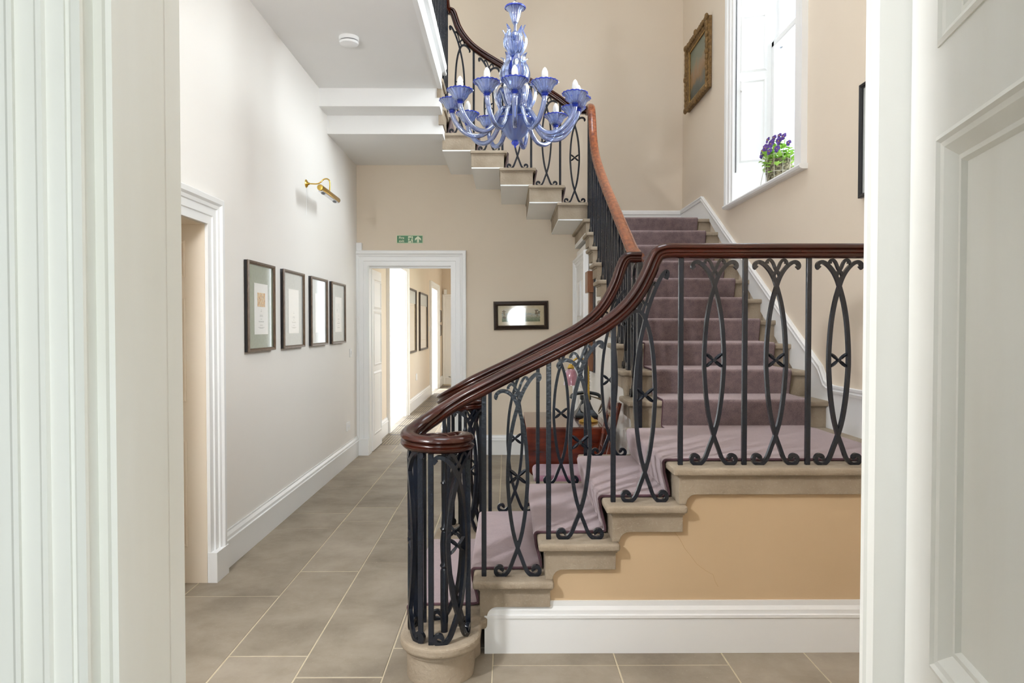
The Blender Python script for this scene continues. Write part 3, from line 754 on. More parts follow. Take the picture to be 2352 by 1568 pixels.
# splayed linings far and near, head
def quadbox(m, a, b_, c, d, z0, z1):
    m.prism([a, b_, c, d], 'z', z0, z1)
quadbox(m, (XR, WY1), (XG, SP1), (XG, SP1+.05), (XR, WY1+.05), WZ0, WZ1)
quadbox(m, (XR, WY0), (XR, WY0-.05), (XG, SP0-.05), (XG, SP0), WZ0, WZ1)
m.box(XR, XG+.05, WY0, WY1, WZ1-.02, WZ1+.02)
struct(m.build('window_1', m_white))
win = bpy.data.objects['window_1']
# architrave, sill, sash, shutter panels
m = M(); arch(m, [(XR, WY1, WZ0), (XR, WY1, WZ1), (XR, WY0, WZ1), (XR, WY0, WZ0)], (-1,0,0), -1, .95, [(0,0),(0,.018),(.05,.018),(.055,.028),(.11,.028),(.115,.036),(.13,.04),(.165,.04),(.165,0)])
m.build('window_architrave', m_white, win, sharp=20)
m = M().prism([(XG, WZ0-.035), (XR-.035, WZ0-.035), (XR-.052, WZ0-.028), (XR-.058, WZ0-.015), (XR-.052, WZ0-.004), (XR-.04, WZ0), (XG, WZ0)], 'y', WY0-.17, WY1+.15)
m.build('window_sill', m_white, win)
m = M()
d = V((XG-XR, SP1-WY1, 0)); L = d.length; u = d.normalized(); n = V((u.y, -u.x, 0))
for z0, z1 in ((2.78, 3.42), (3.52, 3.95), (4.05, 4.75)):
    panel_frame(m, (XR, WY1, 0), u, n, .06, L-.05, z0, z1, .022, .010)
m.build('shutter_moulding', m_white, win)
m = M().box(XR+.004, XR+.010, WY1-.012, WY1-.004, WZ0+.25, WZ1-.05); m.build('shutter_gap', m_dark, win)
m = M().sphere((XR+.045, WY1-.035, 3.35), .013); m.build('shutter_knob', m_cream, win)
def sash(x0, z0, z1, nm):
    m = M().box(x0, x0+.04, SP0, SP0+.055, z0, z1).box(x0, x0+.04, SP1-.055, SP1, z0, z1).box(x0, x0+.04, SP0, SP1, z0, z0+.07).box(x0, x0+.04, SP0, SP1, z1-.05, z1)
    ym = (SP0+SP1)/2
    m.box(x0+.008, x0+.03, ym-.011, ym+.011, z0, z1)
    o = m.build(nm, m_white, win, bevel=.006, segs=2)
    M().box(x0+.018, x0+.022, SP0+.03, SP1-.03, z0+.04, z1-.03).build('window_pane', m_pane, o)
M().box(XG, XG+.13, SP1, WY1+.02, WZ0, WZ1).box(XG, XG+.13, WY0-.02, SP0, WZ0, WZ1).build('window_frame', m_white, win)
sash(XG+.005, WZ0, 3.72, 'lower_sash'); sash(XG+.05, 3.67, WZ1, 'upper_sash')

# ------------------------------------------------------------------ front door frame (foreground)
def px(p, y): return ((p-1165)/F*y, y)
L_ = [(-.488,1.05), px(388,1.008), px(386,1.003), px(384,1.0), px(277,.888), px(268,.880), px(254,.879), px(246,.886), px(226,.889), px(207,.868), px(203,.858), px(196,.853), px(176,.855), px(172,.858), px(164,.858), px(160,.853), px(118,.853), px(108,.846), px(96,.846), px(92,.851), px(48,.851), px(42,.843), px(30,.843), px(25,.849), px(-40,.849), (-.70,.86), (-.70,1.05)]
struct(M().prism(L_, 'z', 0, 2.42).build('trim_8', m_cream))
R_ = [(.538,1.05), (.5375,1.040), (.541,1.036), (.5425,1.02), (.578,.990), (.66,.99), (.66,1.05)]
struct(M().prism(R_, 'z', 0, 2.42).build('trim_9', m_cream))
struct(M().box(-.6, .62, .86, 1.05, 2.38, 2.42).build('trim_10', m_cream))
# open leaf on the right
P0 = V((.571, .987, 0)); dd = V((-.2225, -.975, 0)).normalized(); nn = V((-dd.y*-1, 0, 0))
nrm = V((dd.y, -dd.x, 0)).normalized()        # facing the opening (towards -X)
if nrm.x > 0: nrm = -nrm
LW, LH = .82, 2.30; thk = .045
m = M()
cols = [.10, .375, .455, .73]
rows = [(.22, .83), (.954, 1.636), (1.749, 2.14)]
def lp(u, w, z): p = P0+dd*u+nrm*w; return (p.x, p.y, z)
def lbox(u0, u1, w0, w1, z0, z1):
    vs = [lp(u, w, z) for u in (u0, u1) for w in (w0, w1) for z in (z0, z1)]
    m.add(vs, [(0,1,3,2),(4,6,7,5),(0,4,5,1),(2,3,7,6),(0,2,6,4),(1,5,7,3)])
zs = [0.008] + [z for r_ in rows for z in r_] + [LH]
lbox(0, cols[0], -thk, 0, .008, LH); lbox(cols[1], cols[2], -thk, 0, .008, LH); lbox(cols[3], LW, -thk, 0, .008, LH)
for i in range(0, len(zs), 2): lbox(cols[0], cols[3], -thk, 0, zs[i], zs[i+1])
for u0, u1 in ((cols[0], cols[1]), (cols[2], cols[3])):
    for z0, z1 in rows: lbox(u0, u1, -thk+.012, -.020, z0, z1)
leafo = struct(m.build('door_5', m_cream))
m = M()
for u0, u1 in ((cols[0], cols[1]), (cols[2], cols[3])):
    for z0, z1 in rows:
        Pn = [V(lp(u0, -.020, z0)), V(lp(u1, -.020, z0)), V(lp(u1, -.020, z1)), V(lp(u0, -.020, z1))]
        f_ = 1 if (Pn[1]-Pn[0]).cross(nrm).z > 0 else -1
        m.plan(Pn, [(0,0),(0,.022),(.006,.024),(.010,.020),(.016,.018),(.030,.006),(.036,.006),(.040,0)], nrm, f_, closed=True)
        m.box
mo = m.build('panel_moulding', m_cream, leafo, sharp=25)

# ------------------------------------------------------------------ pictures
def picture(name, label, cat, plane, pos, u0, u1, z0, z1, fw, depth, fmat, sec=None, group=None, gap=.004):
    """plane: 'L' on left wall facing +X, 'R' right wall facing -X, 'B' back wall facing -Y. pos = wall coordinate"""
    if plane == 'L': mk = lambda u, w, z: (pos+w, u, z); n = (1,0,0)
    elif plane == 'R': mk = lambda u, w, z: (pos-w, u, z); n = (-1,0,0)
    else: mk = lambda u, w, z: (u, pos-w, z); n = (0,-1,0)
    t = thing(name, label, cat, mk((u0+u1)/2, 0, z0), group)
    P = [V(mk(u0, gap, z0)), V(mk(u1, gap, z0)), V(mk(u1, gap, z1)), V(mk(u0, gap, z1))]
    inner = V(mk((u0+u1)/2, gap, (z0+z1)/2)); sd = (P[1]-P[0]).cross(V(n)); f_ = 1 if sd.dot(inner-P[0]) > 0 else -1
    sec = sec or [(0,0),(0,depth*.9),(fw*.15,depth),(fw*.7,depth*.85),(fw*.8,depth*.65),(fw,depth*.6),(fw,0)]
    M().plan(P, sec, n, f_, closed=True).build('frame', fmat, t)
    return t, mk
def sheet(t, mk, u0, u1, z0, z1, w, mat, name, d=.002):
    a, b_ = mk(u0, w, z0), mk(u1, w+d, z1)
    return M().box(min(a[0],b_[0]), max(a[0],b_[0]), min(a[1],b_[1]), max(a[1],b_[1]), min(a[2],b_[2]), max(a[2],b_[2])).build(name, mat, t)
m_art1 = make('small_print', 'c98b4a', 'e8cf9a', rough=.35, nscale=60, coat=1, detail=2, speck=('5a6a7a', 90, .6, .66, .9))
m_art2 = make('sketch_print', 'e9ebe8', 'b9bdbb', rough=.4, nscale=26, coat=.45, lo=.55, hi=.75)
specs = [(4.33, 4.82, m_mat, m_art1, 'dark bronze framed certificate with green mat and small orange picture, nearest the camera'),
         (5.02, 5.52, m_mat2, None, 'dark bronze framed certificate with grey mat, second of the row on the left wall'),
         (5.73, 6.23, m_mat2, m_art2, 'dark bronze framed certificate with a faint sketch, third of the row on the left wall'),
         (6.40, 6.92, m_mat2, m_art2, 'dark bronze framed certificate with leafy reflection, nearest the far doorway')]
for (a, b_, mt, art, lab) in specs:
    t, mk = picture('framed_certificate', lab, 'picture', 'L', XL, a, b_, 1.235, 1.812, .022, .030, m_fr, sec=[(.0005,.016),(0,.020),(.002,.030),(.014,.027),(.018,.022),(.022,.022),(.022,.016)], group='certificates framed in a row on the left wall')
    sheet(t, mk, a+.001, b_-.001, 1.236, 1.811, .001, m_frin, 'frame_back', .017)
    sheet(t, mk, a+.018, b_-.018, 1.253, 1.797, .018, mt, 'mount', .001)
    M().plan([V(mk(a+.022,.018,1.257)), V(mk(b_-.022,.018,1.257)), V(mk(b_-.022,.018,1.790)), V(mk(a+.022,.018,1.790))], [(0,0),(0,.003),(.004,.003),(.004,0)], (1,0,0), 1, closed=True).build('slip', m_frin, t)
    c = (a+b_)/2; p0, p1 = c-.125, c+.125
    pp = sheet(t, mk, p0, p1, 1.345, 1.675, .0190, m_paper, 'certificate', .0015)
    if art: sheet(t, mk, c-.07, c+.07, 1.525, 1.615, .0205, art, 'print', .001)
    m = M()
    for zc_, wd in ((1.505,.012),(1.495,.02),(1.47,.05),(1.462,.06),(1.445,.03),(1.43,.10),(1.425,.09),(1.405,.05),(1.39,.11),(1.385,.07)):
        x0 = c-wd/2
        while x0 < c+wd/2:
            l_ = random.uniform(.006, .018); m.box(XL+.0204, XL+.0210, x0, min(x0+l_, c+wd/2), zc_-.0012, zc_+.0012); x0 += l_+.004
    m.build('lettering', m_ink, pp)
# landscape print on the back wall
q = Mat('landscape_print'); b = q.b; b.inputs['Roughness'].default_value = .4; b.inputs['Coat Weight'].default_value = 1; b.inputs['Coat Roughness'].default_value = .03
tc = q.n('ShaderNodeTexCoord'); sx = q.n('ShaderNodeSeparateXYZ'); q.l(tc.outputs['Generated'], sx.inputs[0])
nz = q.n('ShaderNodeTexNoise', Scale=9.0, Detail=8.0); mpn = q.n('ShaderNodeMapping'); mpn.inputs['Scale'].default_value = (2.2, 1, 1); q.l(tc.outputs['Generated'], mpn.inputs[0]); q.l(mpn.outputs[0], nz.inputs['Vector'])
md = q.n('ShaderNodeMath', operation='MULTIPLY_ADD'); q.l(nz.outputs[0], md.inputs[0]); md.inputs[1].default_value = .55; q.l(sx.outputs['Z'], md.inputs[2])
r = q.n('ShaderNodeValToRGB'); e = r.color_ramp.elements; e[0].position = .2; e[0].color = lin('3c4427'); e[1].position = 1.3; e[1].color = lin('b9b098')
for p_, c_ in ((.38,'5c6640'), (.5,'6b6f50'), (.62,'7d8066'), (.72,'a29c84'), (.85,'8c948c'), (.97, 'b8ae90')):
    x = e.new(p_); x.color = lin(c_)
q.l(md.outputs[0], r.inputs[0]); q.l(r.outputs[0], b.inputs['Base Color']); m_land = q.m
m_cream2 = make('aged_mount', 'b5a684', 'c0b18e', rough=.5, nscale=30, coat=1)
t, mk = picture('framed_picture', 'wide dark brown framed landscape print with beaded edge on the back wall', 'picture', 'B', YB, -.145, .450, 1.362, 1.672, .048, .03, m_frd, sec=[(0,0),(0,.018),(.012,.022),(.014,.012),(.028,.018),(.036,.03),(.044,.02),(.048,.012),(.048,0)])
sheet(t, mk, -.11, .415, 1.40, 1.635, .006, m_cream2, 'mount')
pl = [(-.055,1.450),(.358,1.450),(.358,1.562),(.345,1.585),(.320,1.593),(-.018,1.593),(-.043,1.585),(-.055,1.562)]
M().prism(pl, 'y', YB-.011, YB-.008).build('print', m_land, t)
m = M(); random.seed(2)
for cx_, w_ in ((.328, .024), (-.032, .016)):
    for k in range(26): m.sphere((cx_+random.gauss(0, w_*.5), YB-.0115, 1.49+random.uniform(0, .085)), random.uniform(.005,.010), 6, 4, (1,.06,.8))
m.build('painted_trees', make('painted_tree', '3a4022', '7a5a2a', rough=.5, nscale=40, coat=1), t)
m = M()
for k in range(74): x = -.141+k*.008; m.sphere((x, YB-.022, 1.668), .0028, 6, 4); m.sphere((x, YB-.022, 1.366), .0028, 6, 4)
for k in range(36): z = 1.37+k*.0085; m.sphere((-.141, YB-.022, z), .0028, 6, 4); m.sphere((.446, YB-.022, z), .0028, 6, 4)
m.build('beading', make('bead_bronze', '6b5a3c', rough=.4), t)
for o in [t]: o.rotation_euler = (0, math.radians(-.9), 0)
# gilt painting on the right wall
t, mk = picture('gilt_painting', 'ornate gilt framed dark seascape painting hung high beside the stair window', 'painting', 'R', XR, 6.50, 7.28, 3.62, 4.28, .082, .06, m_gilt, sec=[(0,0),(0,.045),(.012,.058),(.03,.052),(.045,.036),(.06,.034),(.07,.024),(.082,.018),(.082,0)])
q = Mat('seascape'); b = q.b; b.inputs['Roughness'].default_value = .4
tc = q.n('ShaderNodeTexCoord'); sx = q.n('ShaderNodeSeparateXYZ'); q.l(tc.outputs['Generated'], sx.inputs[0])
nz = q.n('ShaderNodeTexNoise', Scale=4.0, Detail=8.0); q.l(tc.outputs['Generated'], nz.inputs['Vector'])
md = q.n('ShaderNodeMath', operation='MULTIPLY_ADD'); q.l(nz.outputs[0], md.inputs[0]); md.inputs[1].default_value = .6; q.l(sx.outputs['Z'], md.inputs[2])
r = q.n('ShaderNodeValToRGB'); e = r.color_ramp.elements; e[0].position = .3; e[0].color = lin('2f3a38'); e[1].position = 1.25; e[1].color = lin('6f7768')
for p_, c_ in ((.55,'4e5650'), (.68,'8a6a42'), (.8,'92765a'), (.95,'7a7a66')):
    x = e.new(p_); x.color = lin(c_)
q.l(md.outputs[0], r.inputs[0]); q.l(r.outputs[0], b.inputs['Base Color'])
sheet(t, mk, 6.57, 7.21, 3.69, 4.21, .012, q.m, 'canvas')
M().plan([V(mk(6.578,.016,3.698)), V(mk(7.202,.016,3.698)), V(mk(7.202,.016,4.202)), V(mk(6.578,.016,4.202))], [(0,0),(0,.012),(.008,.012),(.008,0)], (-1,0,0), -1, closed=True).build('slip', m_gold_line, t)
m = M(); random.seed(3)
for uu, z_ in [(u, z) for u in (6.515, 7.265) for z in [3.64+.052*i for i in range(13)]] + [(6.53+.055*i, z) for i in range(14) for z in (3.635, 4.265)]:
    m.sphere(mk(uu+random.uniform(-.006,.006), .050, z_+random.uniform(-.005,.005)), random.uniform(.028,.034), 8, 6, (.45,1,1))
for uu, z_ in ((6.89,4.28),(6.89,3.62),(6.51,4.27),(7.27,4.27),(6.51,3.63),(7.27,3.63),(7.275,3.95),(6.505,3.95)): M().sphere(mk(uu, .052, z_), .032, 10, 8, (.6,1,1)).build('corner_ornament', m_gilt, t)
m.build('carved_border', m_gilt, t)
t.rotation_euler = (0, 0, 0)
# black framed picture near right jamb
t, mk = picture('framed_picture', 'slim black framed picture with white mount, cut off by the right door jamb', 'picture', 'R', XR, 3.05, 3.73, 2.08, 2.68, .022, .022, m_black)
sheet(t, mk, 3.065, 3.715, 2.095, 2.665, .008, m_mat2, 'mount'); sheet(t, mk, 3.16, 3.60, 2.20, 2.56, .0105, m_art2, 'print', .001)
# corridor pictures
for z0, z1, lab in ((1.54, 1.82, 'upper small dark framed picture just inside the corridor on the left'), (1.22, 1.50, 'lower small dark framed picture just inside the corridor on the left')):
    t, mk = picture('framed_picture', lab, 'picture', 'L', CX, 8.32, 8.62, z0, z1, .012, .02, m_frd)
    sheet(t, mk, 8.33, 8.61, z0+.01, z1-.01, .006, m_paper, 'mount'); sheet(t, mk, 8.39, 8.55, z0+.08, z1-.08, .009, m_art1, 'print', .001)
m_stonewall = make('stone_wall_photo', 'c9a878', 'ead9b8', rough=.2, nscale=18, coat=1, detail=4)
for a, b_, lab in ((10.95, 11.95, 'tall narrow framed panel nearer of two on the far corridor wall'), (12.45, 13.65, 'tall narrow framed panel farther of two on the far corridor wall')):
    t, mk = picture('framed_picture', lab, 'picture', 'L', CX, a, b_, .965, 2.015, .03, .03, m_frd)
    sheet(t, mk, a+.02, b_-.02, .985, 1.99, .01, m_stonewall, 'print')
    sheet(t, mk, a+.02, b_-.02, 1.78, 1.99, .0125, m_mat2, 'upper_band', .001)
for z0, z1, lab in ((1.5, 1.78, 'upper tiny framed picture at the far end of the corridor'), (1.18, 1.44, 'lower tiny framed picture at the far end of the corridor')):
    t, mk = picture('framed_picture', lab, 'picture', 'L', CX, 16.05, 16.5, z0, z1, .015, .02, m_frd)
    sheet(t, mk, 16.06, 16.49, z0+.01, z1-.01, .006, m_paper, 'mount')

# ------------------------------------------------------------------ wall fittings
t = thing('fire_exit_sign', 'green fire exit sign with running figure and arrow above the far doorway', 'sign', (-1.055, YB, 2.296))
M().box(-1.199, -.912, YB-.006, YB, 2.296, 2.386).build('plate', m_lumi, t, bevel=.003)
M().box(-1.192, -.919, YB-.008, YB-.005, 2.303, 2.379).build('green_field', m_green, t)
W_, H_ = .287, .090
def sg(u, v): return (-1.199+W_*u, 2.296+H_*v)
# pixel coordinates of the sign crop: u = (x-400)/1435, v = 1-(y-368)/480
def sp(x, y): return sg((x-400)/1435, 1-(y-368)/480)
M().prism([sp(x, y) for x, y in ((1566,420),(1730,570),(1730,690),(1618,590),(1618,795),(1515,795),(1515,590),(1400,690),(1400,570))], 'y', YB-.010, YB-.0078).build('arrow', m_lumi, t)
M().prism([sp(x, y) for x, y in ((1035,435),(1290,435),(1290,800),(1030,800))], 'y', YB-.010, YB-.0078).build('doorway_symbol', m_lumi, t)
m = M()
for poly_ in ([(1150,520),(1215,540),(1180,650),(1100,660)], [(1090,520),(1160,520),(1160,555),(1105,560),(1075,600),(1055,580)], [(1200,540),(1240,580),(1285,585),(1285,605),(1225,608),(1180,575)], [(1110,640),(1165,640),(1140,715),(1000,725),(1000,690),(1110,690)], [(1140,650),(1185,640),(1215,700),(1245,750),(1235,800),(1190,800),(1215,760)]):
    m.prism([sp(x, y) for x, y in poly_], 'y', YB-.0118, YB-.0098)
cxh, czh = sp(1215, 487)
m.prism([(cxh+.0052*math.cos(k*PI/6), czh+.0052*math.sin(k*PI/6)) for k in range(12)], 'y', YB-.0118, YB-.0098)
m.build('running_figure', m_green, t)
def text(txt, x, z, size, par):
    cu = bpy.data.curves.new('t', 'FONT'); cu.body = txt; cu.size = size; cu.extrude = .0008; cu.offset = .0006
    o = bpy.data.objects.new('t', cu); C.objects.link(o); dg = bpy.context.evaluated_depsgraph_get()
    me = bpy.data.meshes.new_from_object(o.evaluated_get(dg)); bpy.data.objects.remove(o)
    for v in me.vertices: co_ = v.co.copy(); v.co = (x+co_.x, YB-.0092-co_.z, z+co_.y)
    me.materials.clear(); me.materials.append(m_lumi)
    o = bpy.data.objects.new('lettering', me); C.objects.link(o); o.parent = par; o.location = [-q_ for q_ in par['base']]
x_, z_ = sp(530, 588); text('Fire', x_, z_, .037, t)
x_, z_ = sp(535, 770); text('exit', x_, z_, .037, t)

def boxthing(name, label, cat, b6, mat, bevel=.003, group=None):
    o = M().box(*b6).build(name, mat, None, bevel=bevel); return tag(o, label, cat, group)
boxthing('alarm_sensor', 'small white alarm sensor box in the hall corner above the doorway', 'sensor', (XL, XL+.062, YB-.05, YB-.0, 2.205, 2.30), m_plastic, .008)
boxthing('alarm_sensor', 'small white sensor box over the door at the corridor end', 'sensor', (-1.53, -1.46, 16.82, 16.9, 2.178, 2.29), m_plastic, .008)
t = thing('light_switch', 'white light switch on the left wall beside the doorway', 'switch', (XL, 7.24, 1.08))
M().box(XL, XL+.010, 7.20, 7.28, 1.08, 1.165).build('plate', m_plastic, t, bevel=.002); M().box(XL+.010, XL+.015, 7.23, 7.25, 1.105, 1.14).build('rocker', m_plastic, t)
t = thing('wall_socket', 'white power socket low on the left wall', 'socket', (XL, 7.11, .335))
M().box(XL, XL+.012, 7.05, 7.18, .335, .42).build('plate', m_plastic, t, bevel=.002); M().box(XL+.012, XL+.016, 7.10, 7.13, .36, .39).build('rocker', m_plastic, t)
boxthing('wall_socket', 'white power socket on the corridor wall below the tall panels', 'socket', (CX, CX+.012, 12.0, 12.15, .47, .58), m_plastic)
boxthing('light_switch', 'white light switch on the corridor wall beside the second opening', 'switch', (CX, CX+.012, 14.05, 14.12, 1.3, 1.4), m_plastic)
t = thing('smoke_detector', 'round white smoke detector on the passage ceiling', 'smoke detector', (-1.13, 5.03, 3.40))
M().lathe([(.001,3.46),(.070,3.46),(.070,3.437),(.066,3.434)], (-1.13,5.03,0), 32).build('base', m_plastic, t)
M().lathe([(.062,3.436),(.062,3.424)], (-1.13,5.03,0), 32).build('vents', m_dark, t)
M().lathe([(.066,3.428),(.068,3.425),(.064,3.412),(.045,3.405),(.001,3.403)], (-1.13,5.03,0), 32).build('cover', m_plastic, t)
# picture light
t = thing('picture_light', 'polished brass picture light on a swan-neck arm high on the left wall', 'lamp', (XL, 5.68, 2.55))
M().lathe([(.034,0),(.034,.004),(.024,.012),(.012,.018),(.008,.03),(.001,.03)], (XL, 5.68, 2.553), 24, axis='x').build('wall_plate', m_brass, t)
M().tube(catmull([(XL+.02,5.68,2.553),(XL+.085,5.68,2.551),(XL+.115,5.68,2.562),(XL+.145,5.68,2.588),(XL+.175,5.68,2.590),(XL+.192,5.68,2.570),(XL+.193,5.68,2.52),(XL+.190,5.68,2.49)], 5), .0055, 10).build('arm', m_brass, t)
lt = M().lathe([(.001,-.285),(.022,-.283),(.024,-.276),(.024,.276),(.022,.283),(.001,.285)], (XL+.188, 5.68, 2.468), 28, axis='y').build('lamp_tube', m_brass, t)
M().box(XL+.170, XL+.202, 5.42, 5.94, 2.441, 2.447).build('reflector', make('reflector_white', 'dfe2e8', rough=.15, metal=.6), lt)
for y in (5.5, 5.86): M().sphere((XL+.186, y, 2.440), .016, 10, 6, (1, 2.2, .6)).build('bulb', make('dark_bulb', '6c7076', rough=.1), lt)
t['note'] = 'unlit'; del t['note']
M().tube([(XL+.004,5.68,2.52),(XL+.004,5.68,2.30)], .0016, 5).build('pull_cord', m_plastic, t)

# ------------------------------------------------------------------ table, telephone, lamp, barometer, chair
TX0, TX1, TY0, TY1, TZ = .13, .70, 4.66, 5.50, .72
t = thing('drop_leaf_table', 'reddish mahogany drop-leaf table standing against the wall under the stairs', 'table', (.42, 5.05, 0))
M().box(TX0, TX1, TY0, TY1, TZ-.018, TZ).build('table_top', m_tab, t, bevel=.004)
lf = [(TX0, TZ-.004), (TX1, TZ-.004), (TX1, TZ-.30)]
for k in range(9): a = -PI/2-k*PI/16; lf.append((TX0+.10+.10*math.cos(a), TZ-.24+.10*math.sin(a)))
lf = [(x, z) for x, z in lf]
M().prism(lf, 'y', TY0-.022, TY0-.004).build('drop_leaf', m_tab, t, bevel=.003)
M().prism(lf, 'y', TY1+.004, TY1+.022).build('drop_leaf', m_tab, t, bevel=.003)
M().box(TX0+.05, TX1-.05, TY0+.05, TY1-.05, TZ-.12, TZ-.018).build('apron', m_tab, t)
for x in (TX0+.09, TX1-.08):
    for y in (TY0+.08, TY1-.08):
        M().lathe([(.022,TZ-.02),(.024,.60),(.018,.57),(.024,.54),(.022,.45),(.014,.12),(.018,.10),(.014,.06),(.02,.03),(.016,0)], (x, y, 0), 14).build('leg', m_tab, t)
# desk lamp
t = thing('desk_lamp', 'brass desk lamp with a pink glass shade on the mahogany table', 'lamp', (.565, 4.95, TZ))
lx, ly = .575, 4.92
M().lathe([(.068,TZ),(.070,TZ+.008),(.062,TZ+.016),(.045,TZ+.022),(.022,TZ+.040),(.012,TZ+.06),(.010,TZ+.08),(.001,TZ+.08)], (lx, ly, 0), 32).build('base', m_brass, t)
M().tube(catmull([(lx,ly,TZ+.07),(lx,ly,TZ+.30),(lx-.01,ly,TZ+.40),(lx-.05,ly,TZ+.455),(lx-.10,ly,TZ+.44),(lx-.125,ly,TZ+.40)], 6), .0075, 10).build('stem', m_brass, t)
sc_ = (lx-.125, ly, 0)
M().lathe([(.012,TZ+.41),(.018,TZ+.40),(.026,TZ+.385),(.02,TZ+.37)], sc_, 20).build('shade_holder', m_brass, t)
M().lathe([(.022,TZ+.378),(.036,TZ+.360),(.044,TZ+.335),(.046,TZ+.30),(.049,TZ+.262),(.046,TZ+.262),(.043,TZ+.30),(.040,TZ+.335),(.030,TZ+.36)], sc_, 48, 16, .02).build('lamp_shade', m_pink, t)
# old telephone
t = thing('telephone', 'old black telephone with dangling cords on the table behind the brass lamp', 'telephone', (.62, 5.22, TZ))
tx, ty = .585, 5.20
M().loops([[(tx+sx_*w, ty+sy_*w, TZ+z) for sx_, sy_ in ((-1,-1),(1,-1),(1,1),(-1,1))] for w, z in ((.085,0),(.085,.02),(.075,.035),(.055,.06),(.038,.10),(.03,.13))], smooth=False).build('body', m_phone, t, bevel=.006)
M().lathe([(.035,0),(.035,.006),(.03,.01),(.001,.012)], (tx-.01, ty-.075, TZ+.075), 24, axis='y').build('dial', make('dial_face', 'c8c8c0', rough=.4), t)
M().tube(catmull([(tx-.11,ty-.02,TZ+.14),(tx-.09,ty-.02,TZ+.17),(tx,ty-.02,TZ+.185),(tx+.09,ty-.02,TZ+.17),(tx+.11,ty-.02,TZ+.14)], 5), .013, 10).build('handset', m_phone, t)
M().box(tx-.04, tx+.04, ty-.03, ty+.03, TZ+.13, TZ+.165).build('cradle', m_phone, t, bevel=.004)
for q_, (dx, dz) in enumerate(((.10,.03), (.12,.0), (.08,.05))):
    M().tube(catmull([(tx+.03,ty-.03,TZ+.16),(tx+.09+dx*.3,ty-.05,TZ+.13),(.70,ty-.06,TZ+.06+dz),(tx+.09,ty-.06,TZ+.03+dz*.4)], 6), .0035, 6).build('cord', m_cord, t)
# barometer
t = thing('barometer', 'tall narrow brown wooden barometer case on the wall under the stairs', 'barometer', (.75, 6.10, 1.0))
M().box(.690, .75, 6.0, 6.17, 1.69, 1.875).build('head', m_case, t, bevel=.004)
M().box(.712, .75, 6.04, 6.13, 1.16, 1.69).build('trunk', m_case, t, bevel=.003)
M().box(.696, .75, 6.0, 6.17, 1.01, 1.16).build('cistern_box', m_case, t, bevel=.006)
M().box(.742, .751, 5.97, 6.20, 1.0, 1.88).build('back_board', m_dark, t)
m = M()
for k in range(2):
    m.tube([(.705+.004*math.cos(i*.9+k*PI), 6.0-.03*i/40-.004+.004*math.sin(i*.9+k*PI), 1.02-.30*i/40) for i in range(41)], .003, 5)
m.build('hanging_cord', m_cord, t)
# chair
t = thing('dining_chair', 'dark wooden ladder-back chair with mauve padded seat tucked at the table', 'chair', (.37, 4.42, 0))
SX0, SX1, SY0, SY1 = .165, .60, 4.20, 4.60
sm = M().box(SX0, SX1, SY0, SY1, .415, .49)
o = sm.build('seat', m_seat, t); bv = o.modifiers.new('Bevel', 'BEVEL'); bv.width = .03; bv.segments = 5
M().box(SX0+.01, SX1-.01, SY0+.01, SY1-.01, .36, .415).build('seat_rail', m_tab, t, bevel=.004)
for y in (SY0+.03, SY1-.03):
    M().lathe([(.016,.41),(.02,.3),(.014,.05),(.017,0)], (SX0+.035, y, 0), 12).build('leg', m_tab, t)
    M().tube(catmull([(SX1+.03,y,0),(SX1,y,.25),(SX1-.01,y,.45),(SX1+.035,y,.70),(SX1+.085,y,.93)], 5), [.016]*6+[.017]*8+[.014]*7, 8).build('leg', m_tab, t)
for z, dx in ((.60,.015), (.72,.04), (.84,.065), (.91,.08)):
    M().box(SX1+dx-.008, SX1+dx+.010, SY0+.03, SY1-.03, z-.022, z+.022).build('back_slat', m_tab, t, bevel=.003)

# ------------------------------------------------------------------ flower basket on the sill
bx, by, bz = 2.01, 5.16, WZ0
t = thing('flower_basket', 'moss-lined wire basket of purple pansies on the stair window sill', 'plant', (bx, by, bz))
random.seed(11)
ring = []
prof = [(.001,0),(.078,0),(.084,.02),(.088,.10),(.092,.19),(.084,.195),(.05,.18),(.001,.18)]
rings = []
for r_, z in prof:
    rings.append([(bx+(r_+random.uniform(-.004,.004))*math.cos(2*PI*k/48), by+(r_+random.uniform(-.004,.004))*math.sin(2*PI*k/48), bz+z) for k in range(48)])
M().loops(rings).build('basket', m_bark, t)
m = M()
for z, r_ in ((.01,.09), (.10,.096), (.225,.10)): m.tube([(bx+r_*math.cos(2*PI*k/32), by+r_*math.sin(2*PI*k/32), bz+z) for k in range(32)], .0022, 5, closed=True)
for k in range(10): a = 2*PI*k/10+.2; m.tube([(bx+.09*math.cos(a), by+.09*math.sin(a), bz+.005), (bx+.10*math.cos(a), by+.10*math.sin(a), bz+.225)], .002, 5)
m.tube(catmull([(bx-.10,by-.06,bz+.235),(bx-.12,by-.02,bz+.12),(bx-.115,by+.06,bz+.02),(bx-.08,by+.13,bz+.015),(bx-.03,by+.14,bz+.08),(bx,by+.10,bz+.22)], 6), .0022, 5)
m.build('wire_frame', m_wire, t)
m = M()
